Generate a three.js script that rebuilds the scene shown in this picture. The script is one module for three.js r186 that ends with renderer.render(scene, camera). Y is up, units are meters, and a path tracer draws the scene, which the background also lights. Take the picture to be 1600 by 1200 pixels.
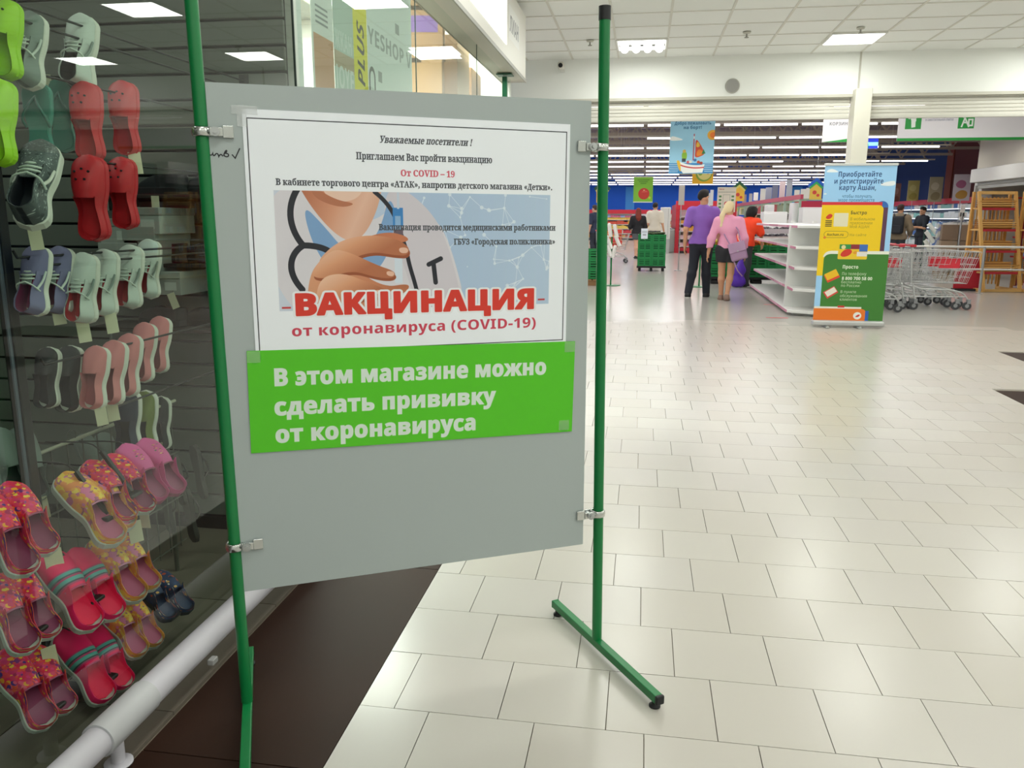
import * as THREE from 'three';
import { mergeGeometries } from 'three/addons/utils/BufferGeometryUtils.js';
import { RoundedBoxGeometry } from 'three/addons/geometries/RoundedBoxGeometry.js';
import { RectAreaLightUniformsLib } from 'three/addons/lights/RectAreaLightUniformsLib.js';

// ---------------------------------------------------------------- camera, sky, lights, exposure
const scene = new THREE.Scene();
scene.background = new THREE.Color(0x8f9698);
const EYE = new THREE.Vector3(0, 1.373, 0), FOCAL = 1254.56;
const RIGHT = new THREE.Vector3(0.98728084, 0.00391591, -0.15893772);
const UP = new THREE.Vector3(-0.0362021, 0.97897165, -0.20075837);
const BACK = new THREE.Vector3(0.15480937, 0.20395877, 0.96666172);
const camera = new THREE.PerspectiveCamera(2 * Math.atan(600 / FOCAL) * 180 / Math.PI, 1600 / 1200, 0.05, 200);
camera.position.copy(EYE);
camera.quaternion.setFromRotationMatrix(new THREE.Matrix4().makeBasis(RIGHT, UP, BACK));
const renderer = new THREE.WebGLRenderer({ antialias: true });
renderer.toneMapping = THREE.LinearToneMapping;
renderer.toneMappingExposure = 1.04;
renderer.shadowMap.enabled = true;
RectAreaLightUniformsLib.init();
const MALL_LIGHT = 15, HALL_LIGHT = 38, ROOM_Y = 3.4;

// a point of the photographed place: picture position and distance along the line of sight
function at(u, v, d) {
  return EYE.clone().addScaledVector(RIGHT, (u - 800) / FOCAL * d).addScaledVector(UP, -(v - 600) / FOCAL * d).addScaledVector(BACK, -d);
}
const PX = (n, d) => n * d / FOCAL;
function onX(u, v, x) { const q = at(u, v, 1).sub(EYE); return EYE.clone().addScaledVector(q, (x - EYE.x) / q.x); }
function onZ(u, v, z) { const q = at(u, v, 1).sub(EYE); return EYE.clone().addScaledVector(q, (z - EYE.z) / q.z); }
function onY(u, v, y = 0) { const q = at(u, v, 1).sub(EYE); return EYE.clone().addScaledVector(q, (y - EYE.y) / q.y); }

// ---------------------------------------------------------------- helpers
let seed = 20210713;
function rnd(a = 0, b = 1) { seed = (seed + 0x6d2b79f5) | 0; let t = Math.imul(seed ^ (seed >>> 15), 1 | seed); t = (t + Math.imul(t ^ (t >>> 7), 61 | t)) ^ t; return a + (b - a) * (((t ^ (t >>> 14)) >>> 0) / 4294967296); }
const V = (x, y, z) => new THREE.Vector3(x, y, z);
const used = {};
function numbered(n) { used[n] = (used[n] ?? -1) + 1; return used[n] ? n + '_' + String(used[n]).padStart(3, '0') : n; }
function tag(o, label, category, group, kind) { o.userData = {}; if (label) o.userData.label = label; if (category) o.userData.category = category; if (group) o.userData.group = group; if (kind) o.userData.kind = kind; return o; }
function thing(name, label, category, pos = [0, 0, 0], turn = 0, group) {
  const o = new THREE.Group(); o.name = numbered(name); scene.add(o);
  if (pos.isVector3) o.position.copy(pos); else o.position.set(...pos);
  o.rotation.y = turn; return tag(o, label, category, group);
}
function struct(name) { const o = new THREE.Group(); o.name = name; o.userData.kind = 'structure'; scene.add(o); return o; }
function fixUV(g) { return g; }
function merge(list) {
  list = [].concat(list);
  if (list.length === 1) return list[0];
  list = list.map((g) => { g = g.index ? g.toNonIndexed() : g; for (const k of Object.keys(g.attributes)) if (!['position', 'normal', 'uv', 'color'].includes(k)) g.deleteAttribute(k); if (!g.attributes.uv) g.setAttribute('uv', new THREE.BufferAttribute(new Float32Array(g.attributes.position.count * 2), 2)); return g; });
  return mergeGeometries(list);
}
function part(name, geoms, material, parent, kind) {
  const m = new THREE.Mesh(merge(geoms), material); m.name = name; if (kind) m.userData.kind = kind;
  (parent ?? scene).add(m); return m;
}
function mat(color, roughness = 0.6, o = {}) { return new THREE.MeshPhysicalMaterial({ color, roughness, ...o }); }
const box = (w, h, d, x = 0, y = 0, z = 0) => new THREE.BoxGeometry(w, h, d).translate(x, y, z);
const rbox = (w, h, d, x = 0, y = 0, z = 0, r = 0.004, s = 1) => new RoundedBoxGeometry(w, h, d, s, Math.min(r, w / 2.01, h / 2.01, d / 2.01)).translate(x, y, z);
const cylY = (r0, r1, h, x, y, z, n = 20) => new THREE.CylinderGeometry(r1, r0, h, n).translate(x, y + h / 2, z);
const ball = (r, x, y, z, sx = 1, sy = 1, sz = 1, n = 14) => new THREE.SphereGeometry(r, n, Math.max(6, n * 0.7 | 0)).scale(sx, sy, sz).translate(x, y, z);
function rod(a, b, r, n = 8, r2) {
  const d = b.clone().sub(a), g = new THREE.CylinderGeometry(r2 ?? r, r, d.length(), n);
  g.applyQuaternion(new THREE.Quaternion().setFromUnitVectors(V(0, 1, 0), d.clone().normalize()));
  return g.translate((a.x + b.x) / 2, (a.y + b.y) / 2, (a.z + b.z) / 2);
}
function bar(a, b, w, h) { // square bar from a to b
  const d = b.clone().sub(a), g = new THREE.BoxGeometry(w, d.length(), h);
  g.applyQuaternion(new THREE.Quaternion().setFromUnitVectors(V(0, 1, 0), d.clone().normalize()));
  return g.translate((a.x + b.x) / 2, (a.y + b.y) / 2, (a.z + b.z) / 2);
}
const tube = (pts, r, seg = 16, n = 7, closed = false) => new THREE.TubeGeometry(new THREE.CatmullRomCurve3(pts, closed), seg, r, n, closed);
function lathe(pts, x = 0, y = 0, z = 0, n = 24) { return new THREE.LatheGeometry(pts.map(([a, b]) => new THREE.Vector2(a, b)), n).translate(x, y, z); }
function extrude(shape, depth, bevel = 0, x = 0, y = 0, z = 0, curve = 10) {
  return new THREE.ExtrudeGeometry(shape, { depth, bevelEnabled: bevel > 0, bevelSize: bevel, bevelThickness: bevel, bevelSegments: 1, curveSegments: curve }).translate(x, y, z);
}
function poly(pts) { const s = new THREE.Shape(); pts.forEach(([x, y], i) => i ? s.lineTo(x, y) : s.moveTo(x, y)); s.closePath(); return s; }
function tint(g, c) { // one vertex colour for a whole geometry
  const n = g.attributes.position.count, a = new Float32Array(n * 3), k = new THREE.Color(c);
  for (let i = 0; i < n; i++) { a[i * 3] = k.r; a[i * 3 + 1] = k.g; a[i * 3 + 2] = k.b; }
  g.setAttribute('color', new THREE.BufferAttribute(a, 3)); return g;
}
function canvasTex(w, h, draw, opt = {}) {
  const c = document.createElement('canvas'); c.width = w; c.height = h;
  const x = c.getContext('2d'); draw(x, w, h);
  const t = new THREE.CanvasTexture(c); t.colorSpace = THREE.SRGBColorSpace; t.magFilter = THREE.LinearFilter;
  if (opt.repeat) { t.wrapS = t.wrapT = THREE.RepeatWrapping; t.repeat.set(...opt.repeat); }
  return t;
}
// text stretched to run from x0 to x1 with its middle at y
function fit(x, s, x0, x1, y, font, fill) {
  x.save(); x.font = font; x.textBaseline = 'middle'; x.textAlign = 'left'; x.fillStyle = fill;
  const k = (x1 - x0) / x.measureText(s).width; x.translate(x0, y); x.scale(k, 1); x.fillText(s, 0, 0); if (/bold.* serif/.test(font)) { x.lineWidth = 1.3; x.strokeStyle = fill; x.strokeText(s, 0, 0); } x.restore();
}
function mid(x, s, cx, y, font, fill, max) {
  x.save(); x.font = font; x.textBaseline = 'middle'; x.textAlign = 'center'; x.fillStyle = fill;
  const w = x.measureText(s).width, k = max && w > max ? max / w : 1; x.translate(cx, y); x.scale(k, 1); x.fillText(s, 0, 0); x.restore();
}
const disc = (x, cx, cy, r, fill) => { x.fillStyle = fill; x.beginPath(); x.arc(cx, cy, r, 0, 7); x.fill(); };
function blob(x, pts, fill, closed = true) { // smooth closed outline through points
  x.fillStyle = fill; x.beginPath(); const n = pts.length;
  for (let i = 0; i <= n; i++) { const a = pts[i % n], b = pts[(i + 1) % n], m = [(a[0] + b[0]) / 2, (a[1] + b[1]) / 2]; i ? x.quadraticCurveTo(a[0], a[1], m[0], m[1]) : x.moveTo(m[0], m[1]); }
  x.fill();
}
const RRect = (x, a, b, w, h, r, fill) => { x.fillStyle = fill; x.beginPath(); x.moveTo(a + r, b); x.arcTo(a + w, b, a + w, b + h, r); x.arcTo(a + w, b + h, a, b + h, r); x.arcTo(a, b + h, a, b, r); x.arcTo(a, b, a + w, b, r); x.fill(); };
// grey noise used as roughness / bump
function noiseTex(size, lo, hi, grain, repeat) {
  const d = new Uint8Array(size * size * 4);
  const g = []; for (let i = 0; i < grain * grain; i++) g.push(rnd());
  for (let y = 0; y < size; y++) for (let x = 0; x < size; x++) {
    const fx = x / size * grain, fy = y / size * grain, ix = fx | 0, iy = fy | 0, ax = fx - ix, ay = fy - iy;
    const p = (i, j) => g[((j % grain) * grain) + (i % grain)];
    let n = (p(ix, iy) * (1 - ax) + p(ix + 1, iy) * ax) * (1 - ay) + (p(ix, iy + 1) * (1 - ax) + p(ix + 1, iy + 1) * ax) * ay;
    n = n * 0.7 + rnd() * 0.3;
    const v = lo + (hi - lo) * n, o = (y * size + x) * 4; d[o] = d[o + 1] = d[o + 2] = v; d[o + 3] = 255;
  }
  const t = new THREE.DataTexture(d, size, size); t.magFilter = THREE.LinearFilter; t.wrapS = t.wrapT = THREE.RepeatWrapping; t.repeat.set(repeat, repeat); t.needsUpdate = true; return t;
}
// smooth surface of a distance field (surface nets)
function sdfGeo(f, lo, hi, cell) {
  const nx = Math.ceil((hi[0] - lo[0]) / cell) + 1, ny = Math.ceil((hi[1] - lo[1]) / cell) + 1, nz = Math.ceil((hi[2] - lo[2]) / cell) + 1;
  const F = new Float32Array(nx * ny * nz), id = (i, j, k) => (k * ny + j) * nx + i;
  for (let k = 0; k < nz; k++) for (let j = 0; j < ny; j++) for (let i = 0; i < nx; i++) F[id(i, j, k)] = f(lo[0] + i * cell, lo[1] + j * cell, lo[2] + k * cell);
  const pos = [], vid = new Int32Array(nx * ny * nz).fill(-1), idx = [];
  const E = [[0, 1], [0, 2], [0, 4], [1, 3], [1, 5], [2, 3], [2, 6], [3, 7], [4, 5], [4, 6], [5, 7], [6, 7]];
  for (let k = 0; k < nz - 1; k++) for (let j = 0; j < ny - 1; j++) for (let i = 0; i < nx - 1; i++) {
    const v = []; let s = 0;
    for (let c = 0; c < 8; c++) { const q = F[id(i + (c & 1), j + ((c >> 1) & 1), k + (c >> 2))]; v.push(q); if (q < 0) s++; }
    if (s === 0 || s === 8) continue;
    let n = 0, x = 0, y = 0, z = 0;
    for (const [a, b] of E) if ((v[a] < 0) !== (v[b] < 0)) {
      const t = v[a] / (v[a] - v[b]); n++;
      x += (a & 1) + t * ((b & 1) - (a & 1)); y += ((a >> 1) & 1) + t * (((b >> 1) & 1) - ((a >> 1) & 1)); z += (a >> 2) + t * ((b >> 2) - (a >> 2));
    }
    vid[id(i, j, k)] = pos.length / 3; pos.push(lo[0] + (i + x / n) * cell, lo[1] + (j + y / n) * cell, lo[2] + (k + z / n) * cell);
  }
  const quad = (a, b, c, d, flip) => { if (a < 0 || b < 0 || c < 0 || d < 0) return; flip ? idx.push(a, c, b, a, d, c) : idx.push(a, b, c, a, c, d); };
  for (let k = 1; k < nz - 1; k++) for (let j = 1; j < ny - 1; j++) for (let i = 1; i < nx - 1; i++) {
    const a = F[id(i, j, k)] < 0;
    if (a !== (F[id(i + 1, j, k)] < 0)) quad(vid[id(i, j - 1, k - 1)], vid[id(i, j, k - 1)], vid[id(i, j, k)], vid[id(i, j - 1, k)], !a);
    if (a !== (F[id(i, j + 1, k)] < 0)) quad(vid[id(i - 1, j, k - 1)], vid[id(i - 1, j, k)], vid[id(i, j, k)], vid[id(i, j, k - 1)], !a);
    if (a !== (F[id(i, j, k + 1)] < 0)) quad(vid[id(i - 1, j - 1, k)], vid[id(i, j - 1, k)], vid[id(i, j, k)], vid[id(i - 1, j, k)], !a);
  }
  const g = new THREE.BufferGeometry();
  g.setAttribute('position', new THREE.Float32BufferAttribute(pos, 3)); g.setIndex(idx); g.computeVertexNormals();
  return g;
}
// primitives of a field: c = tapered capsule [ax,ay,az, bx,by,bz, ra, rb, flat?], e = ellipsoid [x,y,z, rx,ry,rz]
function capsule(p, x, y, z) {
  const fl = p[8] ?? 1, ax = p[0], ay = p[1], az = p[2], bx = p[3] - ax, by = p[4] - ay, bz = (p[5] - az) * fl;
  const px = x - ax, py = y - ay, pz = (z - az) * fl, l = bx * bx + by * by + bz * bz;
  let t = l > 0 ? (px * bx + py * by + pz * bz) / l : 0; t = t < 0 ? 0 : t > 1 ? 1 : t;
  const dx = px - bx * t, dy = py - by * t, dz = pz - bz * t;
  return Math.sqrt(dx * dx + dy * dy + dz * dz) - (p[6] + (p[7] - p[6]) * t);
}
function ellipsoid(p, x, y, z) {
  const a = (x - p[0]) / p[3], b = (y - p[1]) / p[4], c = (z - p[2]) / p[5], k = Math.sqrt(a * a + b * b + c * c);
  return (k - 1) * Math.min(p[3], p[4], p[5]);
}
const smin = (a, b, k) => { const h = Math.max(k - Math.abs(a - b), 0) / k; return Math.min(a, b) - h * h * k * 0.25; };
function field(prims, k) { return (x, y, z) => { let d = 9; for (const p of prims) d = smin(d, p.length === 6 ? ellipsoid(p, x, y, z) : capsule(p, x, y, z), k); return d; }; }
function boundsOf(prims, pad = 0.02) {
  const lo = [9, 9, 9], hi = [-9, -9, -9];
  for (const p of prims) for (const [o, r] of p.length === 6 ? [[0, null]] : [[0, p[6]], [3, p[7]]]) for (let c = 0; c < 3; c++) {
    const q = r ?? p[3 + c]; lo[c] = Math.min(lo[c], p[o + c] - q - pad); hi[c] = Math.max(hi[c], p[o + c] + q + pad);
  }
  return [lo, hi];
}
const solid = (prims, k, cell) => sdfGeo(field(prims, k), ...boundsOf(prims, cell * 2.5), cell);
function quadMesh(a, b, c, d, material, name, parent, thick = 0) { // flat sheet a b c d (bottom-left, bottom-right, top-right, top-left)
  const g = new THREE.BufferGeometry();
  g.setAttribute('position', new THREE.Float32BufferAttribute([...a.toArray(), ...b.toArray(), ...c.toArray(), ...d.toArray()], 3));
  g.setAttribute('uv', new THREE.Float32BufferAttribute([0, 0, 1, 0, 1, 1, 0, 1], 2)); g.setIndex([0, 1, 2, 0, 2, 3]); g.computeVertexNormals();
  return part(name, g, material, parent);
}
// a printed sheet with real thickness: the print on its +z face
function sheet(name, w, h, t, print, edge, parent, x = 0, y = 0, z = 0) {
  const g = new THREE.BoxGeometry(w, h, t).translate(x, y, z);
  const m = new THREE.Mesh(g, [edge, edge, edge, edge, print, edge]); m.name = name; (parent ?? scene).add(m); return m;
}

// ---------------------------------------------------------------- shared materials
const GREEN = mat(0x00753a, 0.38), CHROME = mat(0xc9ccca, 0.22, { metalness: 1 }), BLACK = mat(0x17181a, 0.55), WHITE = mat(0xe9e9e4, 0.5), STEEL = mat(0xb9bcbc, 0.35, { metalness: 0.8 });
const RED = mat(0xc01f32, 0.5), PAPER = mat(0xdfe7f2, 0.55), GREYPLASTIC = mat(0xc4c2ca, 0.4), CREAM = mat(0xd9d5c6, 0.7);
const GLASS = mat(0xe6f2ea, 0.0, { transmission: 1, thickness: 0, ior: 1.5 });
const CLEAR = mat(0xe2eeea, 0.0, { transmission: 1, thickness: 0, ior: 1.5 });
// ---------------------------------------------------------------- setting: floor of the mall passage
const SX = 0.3, SZ = 0.2967, Z0 = -1.973, EDGE = -0.755, TILE_T = 0.012;
const tileNoise = noiseTex(128, 82, 90, 24, 1);
const tileMats = [[0.54, 0.507, 0.462], [0.528, 0.494, 0.448], [0.553, 0.523, 0.48], [0.538, 0.507, 0.47]].map((c) => { const m = mat(0xffffff, 0.7, { roughnessMap: tileNoise, specularIntensity: 0.9 }); m.color.setRGB(...c); return m; });
{
  const fl = struct('floor');
  part('screed', box(30, 0.1, 62, 3, -0.062, -21), mat(0x857b6c, 0.9), fl);
  const rows = [];
  const far = [], farB = [];
  const brownMats = [mat(0x2f1d15, 0.5, { specularIntensity: 0.3 }), mat(0x322018, 0.52, { specularIntensity: 0.3 })];
  const cut = (x, z) => (z < -9.03 + 0.9 && z > -9.03 && x > 3.74) || (z < -6.95 + 0.9 && z > -6.95 && x > 2.88);
  let n = 0;
  for (let r = -38; r < 31; r++) {
    const z1 = Z0 - r * SZ, z0 = z1 - SZ, zc = (z0 + z1) / 2, off = 0.2466 - 0.1037 * r;
    let x = EDGE, next = off + Math.ceil((EDGE - off) / SX + 1e-6) * SX;
    while (x < 8.95) {
      const e = Math.min(next, 8.95), w = e - x;
      const p = [(x + e) / 2, zc];
      let pieces = [[x, e]];
      for (const [bx, bz] of [[3.74, -9.03], [2.88, -6.95]]) if (zc > bz && zc < bz + 0.9) pieces = pieces.flatMap(([a, b]) => b <= bx || a >= bx + 1.2 ? [[a, b]] : a < bx ? [[a, bx]] : b > bx + 1.2 ? [[bx + 1.2, b]] : []);
      for (const [a, b] of pieces) {
        if (b - a < 0.02) continue;
        const g = new THREE.BoxGeometry(b - a - 0.0026, TILE_T, SZ - 0.0026).translate((a + b) / 2, -TILE_T / 2 + rnd(-0.0003, 0.0003), zc);
        const d = Math.max(0.5, -zc), u = ((a + b) / 2 + 0.16 * -zc) / d;
        const shown = r >= -2 && u > -0.72 && (a + b) / 2 / -zc < 0.62;
        if (shown && n < 292 && r < 22) { n++; part('tile', g, tileMats[(rnd(0, 4)) | 0], fl); } else far.push(g);
      }
      x = e; next += SX;
    }
  }
  part('far_tiles', far, tileMats[1], fl, 'stuff');
  for (const [bx, bz] of [[3.74, -9.03], [2.88, -6.95]]) for (let i = 0; i < 2; i++) part('brown_tile', box(0.596, TILE_T, 0.896, bx + 0.3 + i * 0.6, -TILE_T / 2, bz + 0.45), brownMats[i], fl);
  // brown band along the shop front
  for (let k = -7; k < 9; k++) for (const [xa, xb] of [[-1.25, EDGE]]) part('brown_tile', box(xb - xa - 0.004, TILE_T, 1.196, (xa + xb) / 2, -TILE_T / 2 - 0.0008, -2.29 + 1.2 - 1.2 * k + 0.6 - 0.6), brownMats[k % 2], fl);
  part('side_floor', box(8.8, 0.012, 2.55, -5.65, -0.0065, -9.93), tileMats[1], fl);
  // supermarket floor, pale polished concrete
  part('hall_floor', box(26.4, 0.012, 41.2, -0.9, -0.006, -10.8 - 20.6), (() => { const m = mat(0xffffff, 0.5, { roughnessMap: tileNoise }); m.color.setRGB(0.5, 0.485, 0.445); return m; })(), fl);
  // shop floor behind the glass: grey-brown tiles
  const sm = [mat(0x6f675c, 0.45), mat(0x746c60, 0.45)];
  for (let i = 0; i < 10; i++) for (let k = 0; k < 6; k++) part('shop_tile', box(0.396, 0.012, 0.646, -1.46 - 0.4 * i, -0.006, -2.83 + 0.65 * k), sm[(i + k) % 2], fl);
  part('shop_floor_strip', [box(4.0, 0.012, 5.4, -3.26, -0.006, -5.95), box(4.0, 0.012, 7.9, -3.26, -0.006, 4.69)], sm[0], fl);
}
// window sill strip under the shop glass
{ const t = struct('trim_1'); part('sill', [rbox(0.07, 0.035, 11.7, -1.365, 0.018, 2.7, 0.006)], mat(0x8d8f8c, 0.4), t); }

// ---------------------------------------------------------------- ceiling of the passage: 0.6 m panels in a white grid
const LAMP_X = [-0.1, 2.3, 4.7, 7.1], LAMP_Z = [-10.35, -7.95, -5.55, -3.15, -0.75, 1.65, 4.05, 6.45];
{
  const c = struct('ceiling');
  part('slab', box(10.6, 0.12, 20.6, 3.9, ROOM_Y + 0.12, -0.9), WHITE, c);
  const pm = [mat(0xf4f6f3, 0.85), mat(0xf2f4f1, 0.85), mat(0xf6f8f5, 0.85)], far = [], grid = [];
  for (let i = -1; i < 16; i++) for (let k = 0; k < 33; k++) {
    const x = -1.0 + 0.6 * i + 0.3, z = -11.25 + 0.6 * k + 0.3;
    if (LAMP_X.some((a) => Math.abs(a - x) < 0.1) && LAMP_Z.some((a) => Math.abs(a - z) < 0.1)) continue;
    const g = box(0.575, 0.014, 0.575, x, ROOM_Y + 0.012 + rnd(0, 0.002), z);
    if (k < 5 && x < 6) part('ceiling_panel', g, pm[(i + k * 2 + 3) % 3], c); else far.push(g);
  }
  part('far_panels', far, pm[0], c, 'stuff');
  for (let i = -1; i < 17; i++) grid.push(box(0.024, 0.03, 19.8, -1.0 + 0.6 * i, ROOM_Y + 0.015, -1.35));
  for (let k = 0; k < 34; k++) grid.push(box(10.2, 0.03, 0.024, 3.5, ROOM_Y + 0.0152, -11.25 + 0.6 * k));
  part('ceiling_grid', grid, mat(0xdfded6, 0.6), c);
}
const GLOW = mat(0xffffff, 0.5, { emissive: 0xffffff, emissiveIntensity: 3.2 });
function area(parent, w, h, x, y, z, I, color = 0xfcfff6) { const l = new THREE.RectAreaLight(color, I, w, h); l.name = 'light'; l.position.set(x, y, z); l.rotation.x = -Math.PI / 2; parent.add(l); return l; }
{
  const LB = {};
  LAMP_X.forEach((x, i) => LAMP_Z.forEach((z, k) => {
    const tubes = i === 0 && k === 0, row = ['first', 'second', 'third', 'fourth', 'fifth', 'sixth', 'seventh', 'last'][k], col = ['nearest the shop glass', 'second from the shop glass', 'third from the shop glass', 'farthest from the shop glass'][i];
    const where = i === 0 && k === 0 ? 'four-tube ceiling lamp with scalloped bright edges beside the green post top' : i === 1 && k === 0 ? 'flat square ceiling panel lamp over the shop entrance column' : null;
    const t = thing('ceiling_lamp', where ?? `flat square ceiling lamp ${col}, ${row} row from the entrance`, 'lamp', [x, ROOM_Y, z], 0, 'ceiling lamps of the passage');
    part('frame', [box(0.595, 0.03, 0.02, 0, 0.0, 0.2875), box(0.595, 0.03, 0.02, 0, 0, -0.2875), box(0.02, 0.03, 0.555, 0.2875, 0, 0), box(0.02, 0.03, 0.555, -0.2875, 0, 0)], WHITE, t);
    if (tubes) {
      part('reflector', box(0.555, 0.008, 0.555, 0, 0.055, 0), WHITE, t);
      for (let q = 0; q < 4; q++) part('lamp_tube', rod(V(-0.21 + 0.14 * q, 0.0, -0.27), V(-0.21 + 0.14 * q, 0.0, 0.27), 0.05, 14), GLOW, t);
    } else part('diffuser', box(0.555, 0.01, 0.555, 0, 0.0, 0), GLOW, t);
    area(t, 0.55, 0.55, 0, tubes ? -0.055 : -0.012, 0, MALL_LIGHT);
  }));
}
// small ceiling fittings
for (const [u, v, label] of [[1167, 50, 'small grey sprinkler head in the ceiling between the two lamps'], [922, 63, 'small sprinkler head in the ceiling beside the green post'], [1345, 43, 'small smoke sensor on the ceiling above the square panel lamp']]) {
  const p = onY(u, v, ROOM_Y), t = thing('sprinkler', label, 'sprinkler', p);
  part('base', lathe([[0, 0], [0.045, 0], [0.04, -0.015], [0.02, -0.02], [0, -0.02]].map(([a, b]) => [a, b])), mat(0xc9c7bd, 0.5), t);
  part('head', [cylY(0.009, 0.009, 0.04, 0, -0.055, 0, 10), cylY(0.024, 0.024, 0.006, 0, -0.061, 0, 14)], mat(0x9a9890, 0.4, { metalness: 0.6 }), t);
}
{ const t = thing('security_camera', 'small white wall camera high on the far wall behind the stand', 'camera', [-1.13, 3.28, -11.13]);
  part('bracket', [box(0.06, 0.08, 0.03, 0, 0, -0.03), rod(V(0, 0, -0.03), V(0, 0.01, 0.09), 0.014)], WHITE, t);
  part('housing', [rbox(0.08, 0.08, 0.17, 0, 0.01, 0.15, 0.02)], mat(0xd5d2c8, 0.4), t); part('lens', new THREE.CylinderGeometry(0.028, 0.028, 0.02, 16).rotateX(Math.PI / 2).translate(0, 0.0, 0.24), BLACK, t); }
{ const t = thing('wall_speaker', 'round grey speaker on the white wall over the entrance', 'speaker', [1.06, 3.03, -11.19]);
  part('rim', new THREE.TorusGeometry(0.08, 0.012, 8, 28), mat(0xb5b3ab, 0.5), t);
  part('grille', new THREE.CylinderGeometry(0.08, 0.08, 0.03, 28).rotateX(Math.PI / 2).translate(0, 0, 0.0), mat(0x9c9b97, 0.7), t); }

// ---------------------------------------------------------------- walls of the passage
const WALLM = mat(0xf5f7f3, 0.75);
const FZ = -11.2;
{
  const w = struct('wall_front');
  part('fascia', box(19.2, 2.5, 0.3, -0.4, 2.9 + 1.25, FZ - 0.15), WALLM, w);
  part('side_wall', box(4.6, 2.9, 0.3, -7.7, 1.45, FZ - 0.15), WALLM, w);
  part('edge_moulding', [box(4.25, 0.035, 0.03, 0.42, 2.885, FZ + 0.005), box(6.2, 0.035, 0.03, 5.85, 2.885, FZ + 0.005)], mat(0xcac7bb, 0.5), w);
  const r = struct('wall_right'); part('wall_body', box(0.2, 3.6, 20, 9.05, 1.7, -1.2), WALLM, r);
  const b = struct('wall_back'); part('wall_body', box(15.2, 3.6, 0.2, 1.5, 1.7, 8.75), WALLM, b);
  const l = struct('wall_left'); part('wall_body', box(0.15, 3.6, 20, -5.6, 1.7, -1.2), mat(0x7d7f7a, 0.8), l);
  const cl = struct('column_1'); part('shaft', rbox(0.2, 2.95, 0.26, 2.64, 1.475, FZ + 0.03, 0.008), mat(0xe0ddd0, 0.6), cl);
  part('joint_strip', [box(0.02, 0.5, 0.012, 2.60, 3.15, FZ + 0.006)], mat(0xc4c1b6, 0.5), cl);
}
// two rolled-up shutters below the fascia
for (const [x0, x1, label] of [[-5.38, 2.53, 'white slatted roller shutter over the wide entrance opening'], [2.75, 8.6, 'white slatted roller shutter beyond the entrance column']]) {
  const t = thing('roller_shutter', label, 'shutter', [0, 0, FZ - 0.06]);
  for (let k = 0; k < 6; k++) part('slat', rbox(x1 - x0, 0.041, 0.022, (x0 + x1) / 2, 2.872 - 0.0435 * k, 0, 0.009), mat(0xdedcd2, 0.45), t);
  part('bottom_bar', rbox(x1 - x0, 0.03, 0.04, (x0 + x1) / 2, 2.625, 0, 0.005), mat(0xcfcdc4, 0.4), t);
}
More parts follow.
